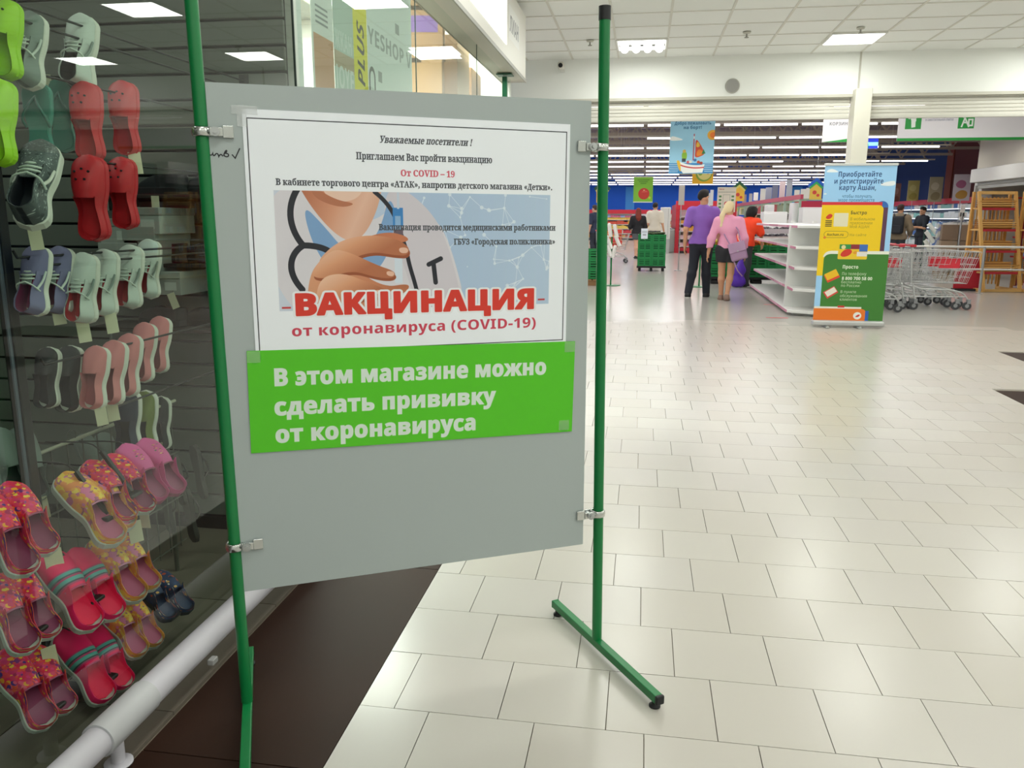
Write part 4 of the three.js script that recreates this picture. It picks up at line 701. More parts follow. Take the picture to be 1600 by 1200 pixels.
function headGeo(c, s, turn) { // face looks to -z turned by turn
  const co = Math.cos(turn), si = Math.sin(turn);
  const at3 = (x, y, z) => [c.x + (x * co + z * si) * s, c.y + y * s, c.z + (-x * si + z * co) * s];
  const ball3 = (x, y, z, rx, ry, rz) => [...at3(x, y, z), rx * s, ry * s, rz * s];
  const sk = [ball3(0, 0.02, 0.012, 0.076, 0.098, 0.09), ball3(0, -0.05, -0.03, 0.056, 0.062, 0.056), ball3(0, -0.092, -0.052, 0.03, 0.022, 0.026), ball3(0.075, -0.012, 0.012, 0.012, 0.03, 0.02), ball3(-0.075, -0.012, 0.012, 0.012, 0.03, 0.02),
    [...at3(0, 0.012, -0.078), ...at3(0, -0.03, -0.098), 0.009 * s, 0.016 * s], ball3(0.03, 0.026, -0.072, 0.022, 0.01, 0.012), ball3(-0.03, 0.026, -0.072, 0.022, 0.01, 0.012), ball3(0, -0.064, -0.078, 0.022, 0.007, 0.01)];
  return { geo: solid(sk, 0.02 * s, 0.008), at3 };
}
function person(o) {
  const h = o.h, s = h / 1.75, t = thing('person', o.label, 'person', [o.at[0], 0, o.at[1]], o.turn ?? 0);
  const J = {}; const def = { hipL: [-0.052, 0.515, 0], hipR: [0.052, 0.515, 0], kneeL: [-0.055, 0.285, -0.008], kneeR: [0.055, 0.285, -0.008], ankL: [-0.055, 0.045, 0.012], ankR: [0.055, 0.045, 0.012], waist: [0, 0.6, 0], chest: [0, 0.74, 0.004], neck: [0, 0.835, 0.006], head: [0, 0.93, -0.006], shL: [-0.112, 0.805, 0.004], shR: [0.112, 0.805, 0.004], elL: [-0.14, 0.635, 0.018], elR: [0.14, 0.635, 0.018], wrL: [-0.148, 0.487, -0.012], wrR: [0.148, 0.487, -0.012] };
  for (const k in def) { const p = o.pose?.[k] ?? def[k]; J[k] = V(p[0] * h, p[1] * h, p[2] * h); }
  const w = o.wide ?? 1, C = (a, b, r0, r1, fl) => { const q = [...(a.toArray?.() ?? a), ...(b.toArray?.() ?? b), r0 * h, r1 * h]; if (fl) q.push(fl); return q; };
  const cell = o.cell ?? 0.014;
  const torso = (g) => [C(J.hipL, J.hipR, 0.058 * w + g, 0.058 * w + g), C(J.waist.clone().setX(J.waist.x - 0.025 * h * w), J.waist.clone().setX(J.waist.x + 0.025 * h * w), 0.05 * w + g, 0.05 * w + g, 1.15), C(J.hipL.clone().lerp(J.hipR, 0.5), J.waist, 0.062 * w + g, 0.056 * w + g, 1.2), C(J.waist, J.chest, 0.058 * w + g, 0.07 * w + g, 1.25), C(J.chest.clone().setX(J.chest.x - 0.04 * h * w), J.chest.clone().setX(J.chest.x + 0.04 * h * w), 0.054 + g, 0.054 + g, 1.1), C(J.shL.clone().lerp(J.shR, 0.12), J.shL.clone().lerp(J.shR, 0.88), 0.034 + g, 0.034 + g), C(J.chest, J.neck, 0.05 + g, 0.034 + g, 1.1)];
  const arm = (S, g, f = 1) => { const sh = J['sh' + S], el = J['el' + S], wr = J['wr' + S]; const out = []; const e1 = f >= 0.5 ? el : sh.clone().lerp(el, f * 2); out.push(C(sh, e1, 0.03 + g, 0.03 + g - 0.006 * Math.min(1, f * 2))); if (f > 0.5) { const e2 = el.clone().lerp(wr, f * 2 - 1); out.push(C(el, e2, 0.024 + g, 0.024 + g - 0.007 * (f * 2 - 1))); } return out; };
  const leg = (S, g, f = 1, flare = 0) => { const hp = J['hip' + S], kn = J['knee' + S], an = J['ank' + S]; const out = []; const e1 = f >= 0.5 ? kn : hp.clone().lerp(kn, f * 2), q = Math.min(1, f * 2); out.push(C(hp, e1, 0.051 + g, 0.051 + g - 0.018 * q + flare)); if (f > 0.5) { const e2 = kn.clone().lerp(an, f * 2 - 1); if (true) { const cf = kn.clone().lerp(an, 0.3); cf.z += 0.012 * h; out.push(C(kn, cf, 0.032 + g + flare, 0.033 + g + flare), C(cf, e2, 0.033 + g + flare, 0.02 + g + (g ? 0.006 : 0) + flare * 1.6)); } } return out; };
  // body: one skin, head and hands from finer fields merged in
  const bodyG = [solid([...torso(-0.004), C(J.neck.clone().add(V(0, -0.02 * h, 0)), J.head.clone().add(V(0, -0.02 * h, 0.012 * h)), 0.032, 0.031), ...arm('L', 0), ...arm('R', 0), ...leg('L', 0), ...leg('R', 0), ...['L', 'R'].map((S) => C(J['ank' + S].clone(), J['ank' + S].clone().add(V(0, -0.022 * h, -0.06 * h)), 0.022, 0.018))], 0.02 * h, cell)];
  const hd = headGeo(J.head, s, o.look ?? 0); bodyG.push(hd.geo);
  if (o.hands !== false) for (const [S, sd] of [['L', -1], ['R', 1]]) bodyG.push(handGeo(J['wr' + S], J['wr' + S].clone().sub(J['el' + S]), sd, s));
  const body = part('body', bodyG, o.skin ?? skinTone.fair, t);
  part('eye', [1, -1].map((e) => { const p = hd.at3(e * 0.031, 0.006, -0.074); return ball(0.009 * s, ...p, 1, 1, 1, 10); }), BLACK, body);
  const cut = (prims, k, y0, y1, cl) => { const f = field(prims, k), [lo, hi] = boundsOf(prims, 0.04); return sdfGeo((x, y, z) => { let d = f(x, y, z); if (y0 !== null) d = Math.max(d, y0 - y + 0.004 * Math.sin(x * 40)); if (y1 !== null) d = Math.max(d, y - y1); return d; }, lo, hi, cl); };
  const c = o.clothes;
  if (c.bottom) part(c.bottom.name, cut([...leg('L', c.bottom.loose ?? 0.008, c.bottom.len, c.bottom.flare ?? 0), ...leg('R', c.bottom.loose ?? 0.008, c.bottom.len, c.bottom.flare ?? 0), ...torso(0.006).slice(0, 3)], 0.02 * h, c.bottom.len < 0.5 ? (c.bottom.hem ?? 0.36) * h : null, (c.bottom.top ?? 0.58) * h + (o.lift ?? 0), cell), c.bottom.mat, t);
  if (c.top) { const g = c.top.loose ?? 0.01; part(c.top.name, cut([...torso(g), ...arm('L', g, c.top.sleeve), ...arm('R', g, c.top.sleeve)], 0.03 * h, c.top.hem === null ? null : (c.top.hem ?? 0.5) * h, null, cell), c.top.mat, t); }
  if (c.collar) part('collar', [tube([0, 1, 2, 3, 4, 5, 6, 7].map((k) => V(J.neck.x + Math.cos(k * 0.785) * 0.042 * h, J.neck.y + 0.012 * h + Math.sin(k * 0.785) * 0.006 * h, J.neck.z + Math.sin(k * 0.785) * 0.04 * h)), 0.01 * h, 24, 6, true)], c.top.mat, t);
  for (const S of ['L', 'R']) { if (o.shoes === null) break; const a = J['ank' + S], lift = o.heel?.[S] ?? 0;
    const toe = a.clone().add(V((S === 'L' ? -0.012 : 0.012) * h, -0.035 * h, -0.085 * h)), heel = a.clone().add(V(0, -0.03 * h, 0.012 * h));
    if (lift) { toe.y = 0.012 * h; toe.z += 0.02 * h; }
    const sh = part('shoe', solid([[...heel.toArray(), ...toe.toArray(), 0.026 * h, 0.022 * h], [...a.clone().add(V(0, -0.004 * h, 0.004 * h)).toArray(), ...heel.toArray(), 0.026 * h, 0.028 * h]], 0.02 * h, 0.008), o.shoes ?? BLACK, t);
    const d = toe.clone().sub(heel), sg = solid([[...heel.clone().add(V(0, -0.018 * h, 0.004)).toArray(), ...toe.clone().add(V(0, -0.013 * h, -0.006)).toArray(), 0.027 * h, 0.024 * h]].map((p) => p), 0.01, 0.008);
    part('shoe_sole', sg, o.sole ?? SOLEW, sh); }
  // hair
  const hp = [], H = (x, y, z, rx, ry, rz) => hp.push([...hd.at3(x, y, z), rx * s, ry * s, rz * s]), HC = (a, b, r0, r1) => hp.push([...hd.at3(...a), ...hd.at3(...b), r0 * s, r1 * s]);
  if (o.hair === 'short') { H(0, 0.055, 0.02, 0.086, 0.084, 0.096); H(0, 0.012, 0.052, 0.072, 0.06, 0.05); H(0, 0.1, -0.03, 0.06, 0.035, 0.05); }
  else if (o.hair === 'curly') { for (const [a, b, e, r] of [[0, 0.07, 0.02, 0.11], [0.06, 0.04, 0.03, 0.085], [-0.06, 0.04, 0.03, 0.085], [0, 0.0, 0.07, 0.09], [0.05, -0.03, 0.05, 0.06], [-0.05, -0.03, 0.05, 0.06], [0, 0.1, -0.04, 0.07], [0.04, 0.12, 0.02, 0.06], [-0.04, 0.12, 0.03, 0.06]]) H(a, b, e, r, r, r); }
  else if (o.hair === 'long') { H(0, 0.05, 0.02, 0.092, 0.092, 0.1); HC([0, 0, 0.06], [0, -0.2, 0.085], 0.085, 0.1); HC([0, -0.2, 0.085], [0, -0.33, 0.09], 0.095, 0.06); HC([0.07, 0, 0.02], [0.08, -0.18, 0.03], 0.03, 0.035); HC([-0.07, 0, 0.02], [-0.08, -0.18, 0.03], 0.03, 0.035); }
  else if (o.hair === 'ponytail') { H(0, 0.052, 0.018, 0.087, 0.084, 0.097); H(0, -0.005, 0.055, 0.076, 0.08, 0.058); HC([-0.045, -0.02, 0.1], [-0.07, -0.12, 0.13], 0.032, 0.042); HC([-0.07, -0.12, 0.13], [-0.07, -0.3, 0.125], 0.042, 0.036); HC([-0.07, -0.3, 0.125], [-0.065, -0.44, 0.11], 0.036, 0.016); }
  part('hair', solid(hp, 0.03 * s, 0.01), o.hairMat, t);
  if (o.extra) o.extra(t, J, h, s, hd);
  return t;
}
const manAt = onY(1092, 464.5), womanAt = onY(1132, 469), orangeAt = onY(1167, 447.5);
person({
  label: 'man in a violet T-shirt and dark jeans walking into the shop, seen from behind', at: [manAt.x, manAt.z], turn: -0.12, h: 1.83, wide: 1.04, skin: skinTone.tan, hair: 'short', hairMat: mat(0x17130f, 0.7), look: -0.6, shoes: mat(0x141518, 0.5),
  pose: { kneeL: [-0.068, 0.285, 0.0], ankL: [-0.1, 0.052, 0.06], kneeR: [0.05, 0.285, -0.05], ankR: [0.062, 0.042, -0.07], elL: [-0.15, 0.64, 0.03], wrL: [-0.155, 0.49, 0.0], elR: [0.15, 0.64, 0.0], wrR: [0.165, 0.5, -0.04] },
  clothes: { top: { name: 't_shirt', mat: mat(0x9266c4, 0.8), sleeve: 0.36, loose: 0.012, hem: 0.505 }, bottom: { name: 'jeans', mat: mat(0x20242f, 0.8), len: 1, loose: 0.009, top: 0.56 } },
});
person({
  label: 'woman with a blonde ponytail in a pink jacket walking away with a backpack', at: [womanAt.x, womanAt.z], turn: -0.1, h: 1.63, wide: 1.0, skin: skinTone.tan, hair: 'ponytail', hairMat: mat(0xf0dcae, 0.6), look: -0.5, shoes: mat(0x8f7466, 0.6), sole: mat(0x6f5a50, 0.6),
  pose: { kneeL: [-0.045, 0.285, -0.03], ankL: [-0.04, 0.042, -0.05], kneeR: [0.045, 0.29, 0.0], ankR: [0.02, 0.055, 0.06], elL: [-0.165, 0.63, 0.03], wrL: [-0.19, 0.475, 0.0], elR: [0.16, 0.635, 0.03], wrR: [0.175, 0.49, 0.0] },
  clothes: { top: { name: 'jacket', mat: mat(0xf3a9c8, 0.8), sleeve: 0.95, loose: 0.014, hem: 0.535 }, bottom: { name: 'shorts', mat: mat(0x2c2c31, 0.8), len: 0.36, loose: 0.02, hem: 0.39, top: 0.6 }, collar: true },
});
{ // the woman's backpack hangs off one shoulder
  const b = thing('backpack', 'small lilac backpack with a flap slung behind the blonde woman', 'bag', [womanAt.x + 0.15, 0.83, womanAt.z + 0.2], -0.1); b.rotation.z = 0.3;
  const m = mat(0xa987a8, 0.55);
  part('bag_body', [rbox(0.27, 0.3, 0.11, 0, 0, 0, 0.035, 3)], m, b); part('flap', [rbox(0.275, 0.16, 0.02, 0, 0.07, 0.058, 0.01, 2)], mat(0xb593b3, 0.5), b); part('clasp', [new THREE.CylinderGeometry(0.012, 0.012, 0.008, 12).rotateX(Math.PI / 2).translate(0, 0.005, 0.072)], STEEL, b);
  for (const q of [[V(-0.09, 0.13, 0), V(-0.14, 0.34, -0.1), V(-0.1, 0.46, -0.2)], [V(0.08, 0.13, 0), V(0.08, 0.34, -0.06), V(0.02, 0.48, -0.18)], [V(-0.1, -0.14, 0.02), V(-0.08, -0.3, 0.02), V(-0.03, -0.42, 0.0)]]) part('strap', tube(q, 0.011, 12, 6), m, b);
}
person({
  label: 'woman with dark curly hair in an orange top bending over the green crates', at: [orangeAt.x - 0.12, orangeAt.z], turn: -0.75, h: 1.62, wide: 1.25, skin: skinTone.tan, hair: 'curly', hairMat: mat(0x15110f, 0.8), look: -0.3, shoes: mat(0x232226, 0.6), lift: 0.02,
  pose: { waist: [0, 0.6, -0.03], chest: [0, 0.725, -0.075], neck: [0, 0.81, -0.11], head: [0, 0.885, -0.15], shL: [-0.115, 0.785, -0.1], shR: [0.115, 0.785, -0.1], elL: [-0.14, 0.64, -0.16], elR: [0.14, 0.64, -0.16], wrL: [-0.1, 0.52, -0.24], wrR: [0.1, 0.52, -0.24] },
  clothes: { top: { name: 'blouse', mat: mat(0xff471a, 0.75), sleeve: 0.42, loose: 0.024, hem: 0.5 }, bottom: { name: 'trousers', mat: mat(0x45474a, 0.8), len: 1, loose: 0.022, flare: 0.006, top: 0.58 } },
  extra: (t, J, h) => part('bag_strap', [tube([J.shL.clone().add(V(0.02 * h, 0.04 * h, 0.03)), J.chest.clone().add(V(-0.06 * h, 0.0, 0.095 * h)), V(-0.02 * h, 0.6 * h, 0.085 * h), V(0.06 * h, 0.52 * h, 0.09 * h)], 0.011, 20, 6)], mat(0xd9c3bf, 0.6), t),
});
{ const p = onY(1151, 448), b = thing('carrier_bag', 'violet plastic carrier bag standing beside the woman in orange', 'bag', [p.x, 0, p.z + 0.15]);
  const prims = [[-0.05, 0.11, 0, 0.05, 0.11, 0, 0.105, 0.105, 1.5], [-0.03, 0.3, 0, 0.05, 0.32, 0, 0.09, 0.09, 1.5], [0.02, 0.4, 0, 0.05, 0.56, 0, 0.075, 0.035, 1.5]];
  part('bag_body', sdfGeo((x, y, z) => Math.max(field(prims, 0.1)(x, y, z) + 0.005 * Math.sin(x * 60 + y * 25), -y + 0.004), [-0.35, -0.02, -0.2], [0.35, 0.75, 0.2], 0.014), mat(0x5a2fb4, 0.3), b);
  part('handle', [tube([V(0.03, 0.56, 0.01), V(0.05, 0.74, 0.01), V(0.08, 0.56, 0.01)], 0.008, 10, 6)], mat(0x5a2fb4, 0.3), b); }
{ const b = thing('shoulder_bag', 'small pale grey bag hanging at the hip of the woman in orange', 'bag', [orangeAt.x - 0.22, 0.8, orangeAt.z + 0.22], -0.5);
  part('bag_body', [rbox(0.17, 0.2, 0.07, 0, 0, 0, 0.025, 3)], mat(0xb9b6c0, 0.5), b); part('zip', [rbox(0.14, 0.008, 0.006, 0, 0.05, 0.036, 0.002)], STEEL, b); }
const reds = onY(995, 404);
person({ label: 'far woman with long red hair, black top and grey shorts by the back shelves', at: [reds.x, reds.z], turn: 0.15, h: 1.66, cell: 0.02, skin: skinTone.fair, hair: 'long', hairMat: mat(0x7a2a1c, 0.7), shoes: BLACK, pose: { kneeL: [-0.03, 0.285, 0], ankL: [-0.03, 0.045, 0.01], kneeR: [0.03, 0.285, 0], ankR: [0.03, 0.045, 0.01], elL: [-0.15, 0.64, -0.03], wrL: [-0.12, 0.56, -0.12], elR: [0.15, 0.64, -0.03], wrR: [0.12, 0.56, -0.12] }, clothes: { top: { name: 'top', mat: mat(0x1b1b20, 0.8), sleeve: 0.6, loose: 0.02, hem: 0.5 }, bottom: { name: 'shorts', mat: mat(0x55585c, 0.8), len: 0.36, hem: 0.38, loose: 0.018, top: 0.58 } } });
const wm = onY(1021, 402);
person({ label: 'far man in a cream T-shirt standing behind the green crates', at: [wm.x, wm.z], turn: -0.1, h: 1.86, cell: 0.02, wide: 1.05, skin: skinTone.tan, hair: 'short', hairMat: mat(0x1a1512, 0.7), look: -0.2, pose: { wrR: [0.17, 0.49, -0.02] }, clothes: { top: { name: 't_shirt', mat: mat(0xe3dccb, 0.8), sleeve: 0.42, loose: 0.018, hem: 0.49 }, bottom: { name: 'trousers', mat: mat(0x4a4d52, 0.8), len: 1, top: 0.56 } } });
const nv = at(928, 390, 27.5).setY(0);
person({ label: 'man in a dark navy shirt half hidden behind the right green post', at: [nv.x, nv.z], turn: 0.9, h: 1.76, cell: 0.02, skin: skinTone.fair, hair: 'short', hairMat: mat(0x3a2a20, 0.7), clothes: { top: { name: 'shirt', mat: mat(0x28324a, 0.8), sleeve: 0.42, loose: 0.016, hem: 0.48 }, bottom: { name: 'trousers', mat: mat(0x252a36, 0.8), len: 1, top: 0.56 } } });
const tn = at(1405, 352, 21).setY(0), dk = at(1440, 352, 24).setY(0);
person({ label: 'man in a khaki shirt with a black backpack behind the shopping trolleys', at: [tn.x, tn.z], turn: -0.5, h: 1.72, cell: 0.018, skin: skinTone.tan, hair: 'short', hairMat: mat(0x3a2219, 0.7), look: -0.2, pose: { elR: [0.155, 0.64, -0.03], wrR: [0.13, 0.55, -0.14] }, clothes: { top: { name: 'shirt', mat: mat(0x8b7c66, 0.8), sleeve: 0.9, loose: 0.02, hem: 0.48 }, bottom: { name: 'trousers', mat: mat(0x3a3c42, 0.8), len: 1, top: 0.56 } } });
{ const b = thing('backpack', 'black backpack on the back of the man in khaki', 'bag', [tn.x - 0.1, 1.2, tn.z + 0.2], -0.5); part('bag_body', [rbox(0.3, 0.46, 0.15, 0, 0, 0, 0.06, 3)], mat(0x20232b, 0.7), b); part('pocket', [rbox(0.22, 0.2, 0.05, 0, -0.1, 0.085, 0.02, 2)], mat(0x20232b, 0.7), b);
  for (const s of [1, -1]) part('strap', tube([V(s * 0.1, 0.2, -0.06), V(s * 0.14, 0.27, -0.18), V(s * 0.15, 0.12, -0.3)], 0.02, 10, 6), mat(0x20232b, 0.7), b); }
person({ label: 'man in a dark T-shirt with folded arms near the lit dairy shelves', at: [dk.x, dk.z], turn: 1.9, h: 1.7, cell: 0.018, skin: skinTone.tan, hair: 'short', hairMat: mat(0x1a1512, 0.7), look: 0.2, pose: { elL: [-0.15, 0.645, -0.05], wrL: [0.0, 0.66, -0.13], elR: [0.15, 0.645, -0.05], wrR: [0.0, 0.64, -0.14] }, clothes: { top: { name: 't_shirt', mat: mat(0x1d2430, 0.8), sleeve: 0.42, loose: 0.016, hem: 0.48 }, bottom: { name: 'trousers', mat: mat(0x2a2f3c, 0.8), len: 1, top: 0.56 } } });
// ---------------------------------------------------------------- supermarket hall behind the entrance
const HZ = -51.5, HX0 = -13.5, HX1 = 12.2;
{
  const b = struct('wall_hall_rear'); const bm = mat(0x0d5cd0, 0.7);
  part('wall_body', box(HX1 - HX0 + 1, 5.2, 0.2, (HX0 + HX1) / 2, 2.6, HZ - 0.1), bm, b);
  part('pilaster', [-0.9, 4.6, -7, 9].map((x) => box(0.55, 3.2, 0.06, x, 1.6, HZ + 0.03)), mat(0x3f93e0, 0.6), b);
  const r = struct('wall_hall_right'); const nb = mat(0x12366e, 0.75);
  part('wall_body', [box(0.2, 5.2, 40.5, HX1 + 0.1, 2.6, -31.4)], nb, r); part('wall_red', [box(0.26, 5.2, 12.2, HX1 + 0.07, 2.6, -29.6)], mat(0x5a1e1c, 0.75), r); part('corner_trim', [box(0.3, 5.2, 0.7, HX1 + 0.05, 2.6, -35.9)], mat(0x843a26, 0.7), r);
  const l = struct('wall_hall_left'); part('wall_body', box(0.2, 5.2, 40.5, HX0 - 0.1, 2.6, -31.5), bm, l);
  const c = struct('ceiling_hall'); part('slab', box(HX1 - HX0 + 1, 0.15, 41, (HX0 + HX1) / 2, 5.15, -31.4), mat(0x948aa4, 0.85), c);
  part('purlin', Array.from({ length: 20 }, (_, k) => box(HX1 - HX0, 0.14, 0.1, (HX0 + HX1) / 2, 5.0, -12.4 - 2 * k)), mat(0xa39a9c, 0.8), c);
  // cream side wall with a rolled shutter over a counter
  const w = struct('wall_hall_side'); part('wall_body', [box(0.2, 2.55, 12.4, 8.78, 3.85, -17.5), box(3.3, 5.1, 0.15, 10.5, 2.55, -23.65)], mat(0xd9d3c3, 0.75), w);
  part('pier', [box(0.26, 2.57, 0.5, 8.78, 1.285, -23.4), box(0.26, 2.57, 0.5, 8.78, 1.285, -11.7)], mat(0xc6c6c0, 0.7), w);
}
{ const t = thing('shutter_box', 'white rolled shutter box on the cream side wall above the wooden racks', 'shutter', [8.5, 2.45, -20.6]);
  part('housing', [rbox(0.3, 0.34, 5.2, 0, 0, 0, 0.02)], mat(0xd2d1ca, 0.45), t); part('slat', [0, 1].map((k) => rbox(0.03, 0.08, 5.0, 0.02, -0.2 - 0.085 * k, 0, 0.008)), mat(0xa9a9a2, 0.5), t); part('guide', [box(0.09, 2.2, 0.06, 0, -1.34, -2.5)], mat(0xbfbfb8, 0.4), t); }
{ const t = thing('wall_shelf_unit', 'red shelving with blue and red goods seen through the side opening', 'shelf', [9.8, 0, -21.0]);
  part('back_panel', box(0.04, 2.1, 4.4, 0.3, 1.05, 0), mat(0x7b1d24, 0.6), t); for (let k = 0; k < 4; k++) part('shelf', box(0.5, 0.04, 4.4, 0, 0.4 + 0.5 * k, 0), RED, t);
  part('goods', Array.from({ length: 30 }, (_, k) => tint(box(0.3, 0.28, 0.24, 0, 0.57 + 0.5 * (k % 3), -2 + (k / 3 | 0) * 0.42), ['#b92c32', '#8fa4d8', '#d8d6e0', '#c9474a'][(k * 7) % 4])), mat(0xffffff, 0.6, { vertexColors: true }), t, 'stuff'); }
{ const t = thing('gate_frame', 'bent dark red tubular frame standing behind the wooden racks', 'rail', [7.7, 0, -18.3]); part('tube', [tube([V(0, 0, 0), V(0, 1.9, 0), V(0.05, 2.05, -0.06), V(0.2, 2.1, -0.3), V(0.6, 2.1, -0.9)], 0.035, 30, 8), rod(V(0.55, 0, -0.85), V(0.55, 2.1, -0.85), 0.035)], mat(0x8e1a2c, 0.4), t); }

// roof trusses and rows of tube lights
const truss = mat(0xb5aa9a, 0.6, { metalness: 0.2 });
{
  const rowGlow = mat(0xffffff, 0.4, { emissive: 0xf6f4ff, emissiveIntensity: 3.0 });
  const rail = mat(0xcfc9bb, 0.5);
  const words = ['nearest the entrance', 'second from the entrance', 'third from the entrance', 'fourth from the entrance', 'fifth from the entrance', 'sixth from the entrance', 'seventh from the entrance', 'eighth from the entrance', 'ninth from the entrance', 'tenth from the entrance', 'eleventh from the entrance', 'twelfth from the entrance', 'thirteenth from the entrance', 'last before the blue wall'];
  for (let k = 0; k < 14; k++) {
    const z = -12.05 - 2.85 * k, y = 3.25, x0 = -12.5, x1 = k < 4 ? 8.0 - (k < 1 ? 3 : 0) : Math.min(11.3, 8 + k * 0.25) - (k % 3);
    const t = thing('light_row', 'long row of white tube lights under the hall roof, ' + words[k], 'lamp', [0, y, z], 0.045, 'tube light rows of the hall');
    part('rail', [box(x1 - x0, 0.04, 0.06, (x0 + x1) / 2, 0.045, 0)], rail, t);
    for (let q = 0; q < 6; q++) part('hanger', rod(V(x0 + 1 + q * 3.6, 0.05, 0), V(x0 + 1 + q * 3.6, 1.82, 0), 0.006, 5), rail, t);
    for (let x = x0; x < x1 - 1.4; x += 1.56) { if (rnd() < 0.06) continue; part('lamp_tube', [rod(V(x + 0.03, 0, 0), V(x + 1.5, 0, 0), 0.021, 8)], rowGlow, t); }
    area(t, x1 - x0, 0.08, (x0 + x1) / 2, -0.04, 0, HALL_LIGHT * 1.0, 0xfffdf6);
    // truss over every row
    const tr = thing('roof_truss', 'grey lattice roof truss above a light row, ' + words[k], 'truss', [0, 0, z - 1.3], 0.03, 'roof trusses of the hall');
    part('bottom_chord', box(24.6, 0.09, 0.08, -0.9, 3.75, 0), truss, tr); part('top_chord', box(24.6, 0.09, 0.08, -0.9, 4.55, 0), truss, tr);
    const br = []; for (let q = 0; q < 26; q++) { const xa = -13.1 + q * 0.94; br.push(bar(V(xa, 3.78, 0), V(xa + 0.47, 4.52, 0), 0.045, 0.045), bar(V(xa + 0.47, 4.52, 0), V(xa + 0.94, 3.78, 0), 0.045, 0.045)); }
    part('lattice_bars', br, truss, tr, 'stuff');
  }
}
// ---------------------------------------------------------------- hanging signs
function hang(name, label, cat, u0, v0, u1, v1, d, draw, W = 256, H = 256, o = {}) {
  const c = at((u0 + u1) / 2, (v0 + v1) / 2, d), w = PX(u1 - u0, d), h = PX(v1 - v0, d);
  const t = thing(name, label, cat, c, o.turn ?? 0), tx = canvasTex(W, H, draw);
  sheet('printed_face', w, h, o.thick ?? 0.012, mat(0xffffff, 0.5, { map: tx, ...(o.lit ? { emissive: 0xffffff, emissiveMap: tx, emissiveIntensity: o.lit } : {}) }), o.edge ?? WHITE, t);
  if (o.top) { part('hanging_cord', [-0.4, 0.4].map((f) => rod(V(f * w, h / 2, 0), V(f * w, o.top - c.y, 0), 0.004, 5)), STEEL, t); part('top_rail', [rbox(w + 0.02, 0.02, 0.02, 0, h / 2, 0, 0.003)], WHITE, t); }
  if (o.stand) { part('stand_post', [rod(V(0, -h / 2, -0.015), V(0, -c.y + 0.01, -0.015), 0.014, 8)], STEEL, t); part('stand_base', [cylY(0.16, 0.15, 0.015, 0, -c.y, -0.015, 20)], STEEL, t); }
  return t;
}
hang('hanging_poster', 'light blue hanging poster with a white sailing boat and orange sun', 'poster', 1047, 187, 1115, 270, 11.0, (x, W, H) => {
  x.fillStyle = '#9fd4f2'; x.fillRect(0, 0, W, H); mid(x, 'Добро пожаловать', W / 2, 28, 'bold 26px sans-serif', '#3570a8', 210); mid(x, 'на борт!', W / 2, 54, 'bold 26px sans-serif', '#3570a8');
  blob(x, [[0, 118], [10, 104], [30, 108], [60, 118], [80, 128], [40, 132], [0, 132]], '#f4f8fa'); disc(x, 244, 100, 30, '#f3b23a'); disc(x, 246, 100, 17, '#ef7a2c');
  x.fillStyle = '#2f86c8'; x.fillRect(0, 268, W, 62); x.fillStyle = '#bfe0f0'; for (let k = 0; k < 5; k++) { x.fillRect(0, 274 + k * 11, 70 - k * 4, 4); x.fillRect(190 + k * 4, 272 + k * 11, 70, 4); }
  x.fillStyle = '#b9475a'; x.fillRect(136, 92, 6, 160); x.fillStyle = '#e8e6ea'; x.fillRect(136, 106, 6, 16);
  blob(x, [[146, 132], [160, 126], [205, 205], [196, 222], [146, 240], [150, 190]], '#d9503a'); blob(x, [[158, 130], [180, 168], [150, 176]], '#f1c84c'); blob(x, [[170, 180], [205, 208], [160, 232], [155, 205]], '#e98a2e'); x.fillStyle = '#2e7d4a'; x.beginPath(); x.moveTo(196, 184); x.lineTo(208, 210); x.lineTo(186, 214); x.fill();
  blob(x, [[70, 205], [96, 196], [104, 220], [98, 252], [76, 252]], '#8fbf3a'); disc(x, 86, 196, 10, '#d9b24c'); x.fillStyle = '#39404c'; x.fillRect(74, 240, 22, 20);
  x.fillStyle = '#f6f6f4'; x.beginPath(); x.moveTo(44, 250); x.quadraticCurveTo(120, 292, 206, 276); x.lineTo(196, 326); x.lineTo(84, 330); x.quadraticCurveTo(56, 300, 44, 250); x.fill(); x.strokeStyle = '#d0393c'; x.lineWidth = 7; x.beginPath(); x.moveTo(54, 274); x.quadraticCurveTo(120, 306, 204, 294); x.stroke(); blob(x, [[40, 248], [66, 254], [72, 330], [56, 300]], '#f0bf3c');
  for (const [a, b, c] of [[110, 262, '#d8616a'], [124, 260, '#e9e3dc'], [170, 262, '#c9522f'], [150, 250, '#3b73b8'], [186, 268, '#a93b34']]) disc(x, a, b, 9, c);
}, 256, 332, { top: 3.47 });
hang('hanging_sign', 'lime green hanging sign with a red tomato picture', 'sign', 990, 277, 1020, 316, 25, (x, W, H) => { x.fillStyle = '#82c435'; x.fillRect(0, 0, W, H); for (let k = 0; k < 3; k++) { x.fillStyle = '#5d9426'; x.fillRect(50 + k * 20, 34 + k * 22, 156 - k * 40, 12); } disc(x, 138, 218, 74, '#c9362c'); blob(x, [[90, 200], [150, 170], [200, 196], [150, 200]], '#d8584a'); blob(x, [[120, 176], [140, 164], [156, 176]], '#e8dc9a'); disc(x, 214, 270, 16, '#c9d43a'); x.fillStyle = '#e8efe4'; x.fillRect(0, H - 12, W, 12); }, 256, 332, { top: 5.07 });
hang('hanging_sign', 'yellow hanging sign with a half melon picture below the boat poster', 'sign', 1082, 266, 1114, 287, 22, (x, W, H) => { x.fillStyle = '#f0b81c'; x.fillRect(0, 0, W, H); disc(x, 140, 40, 100, '#86a93a'); disc(x, 146, 34, 86, '#eadf86'); disc(x, 96, 40, 26, '#7aa832'); disc(x, 190, 26, 24, '#c9452c'); }, 256, 168, { top: 5.07 });
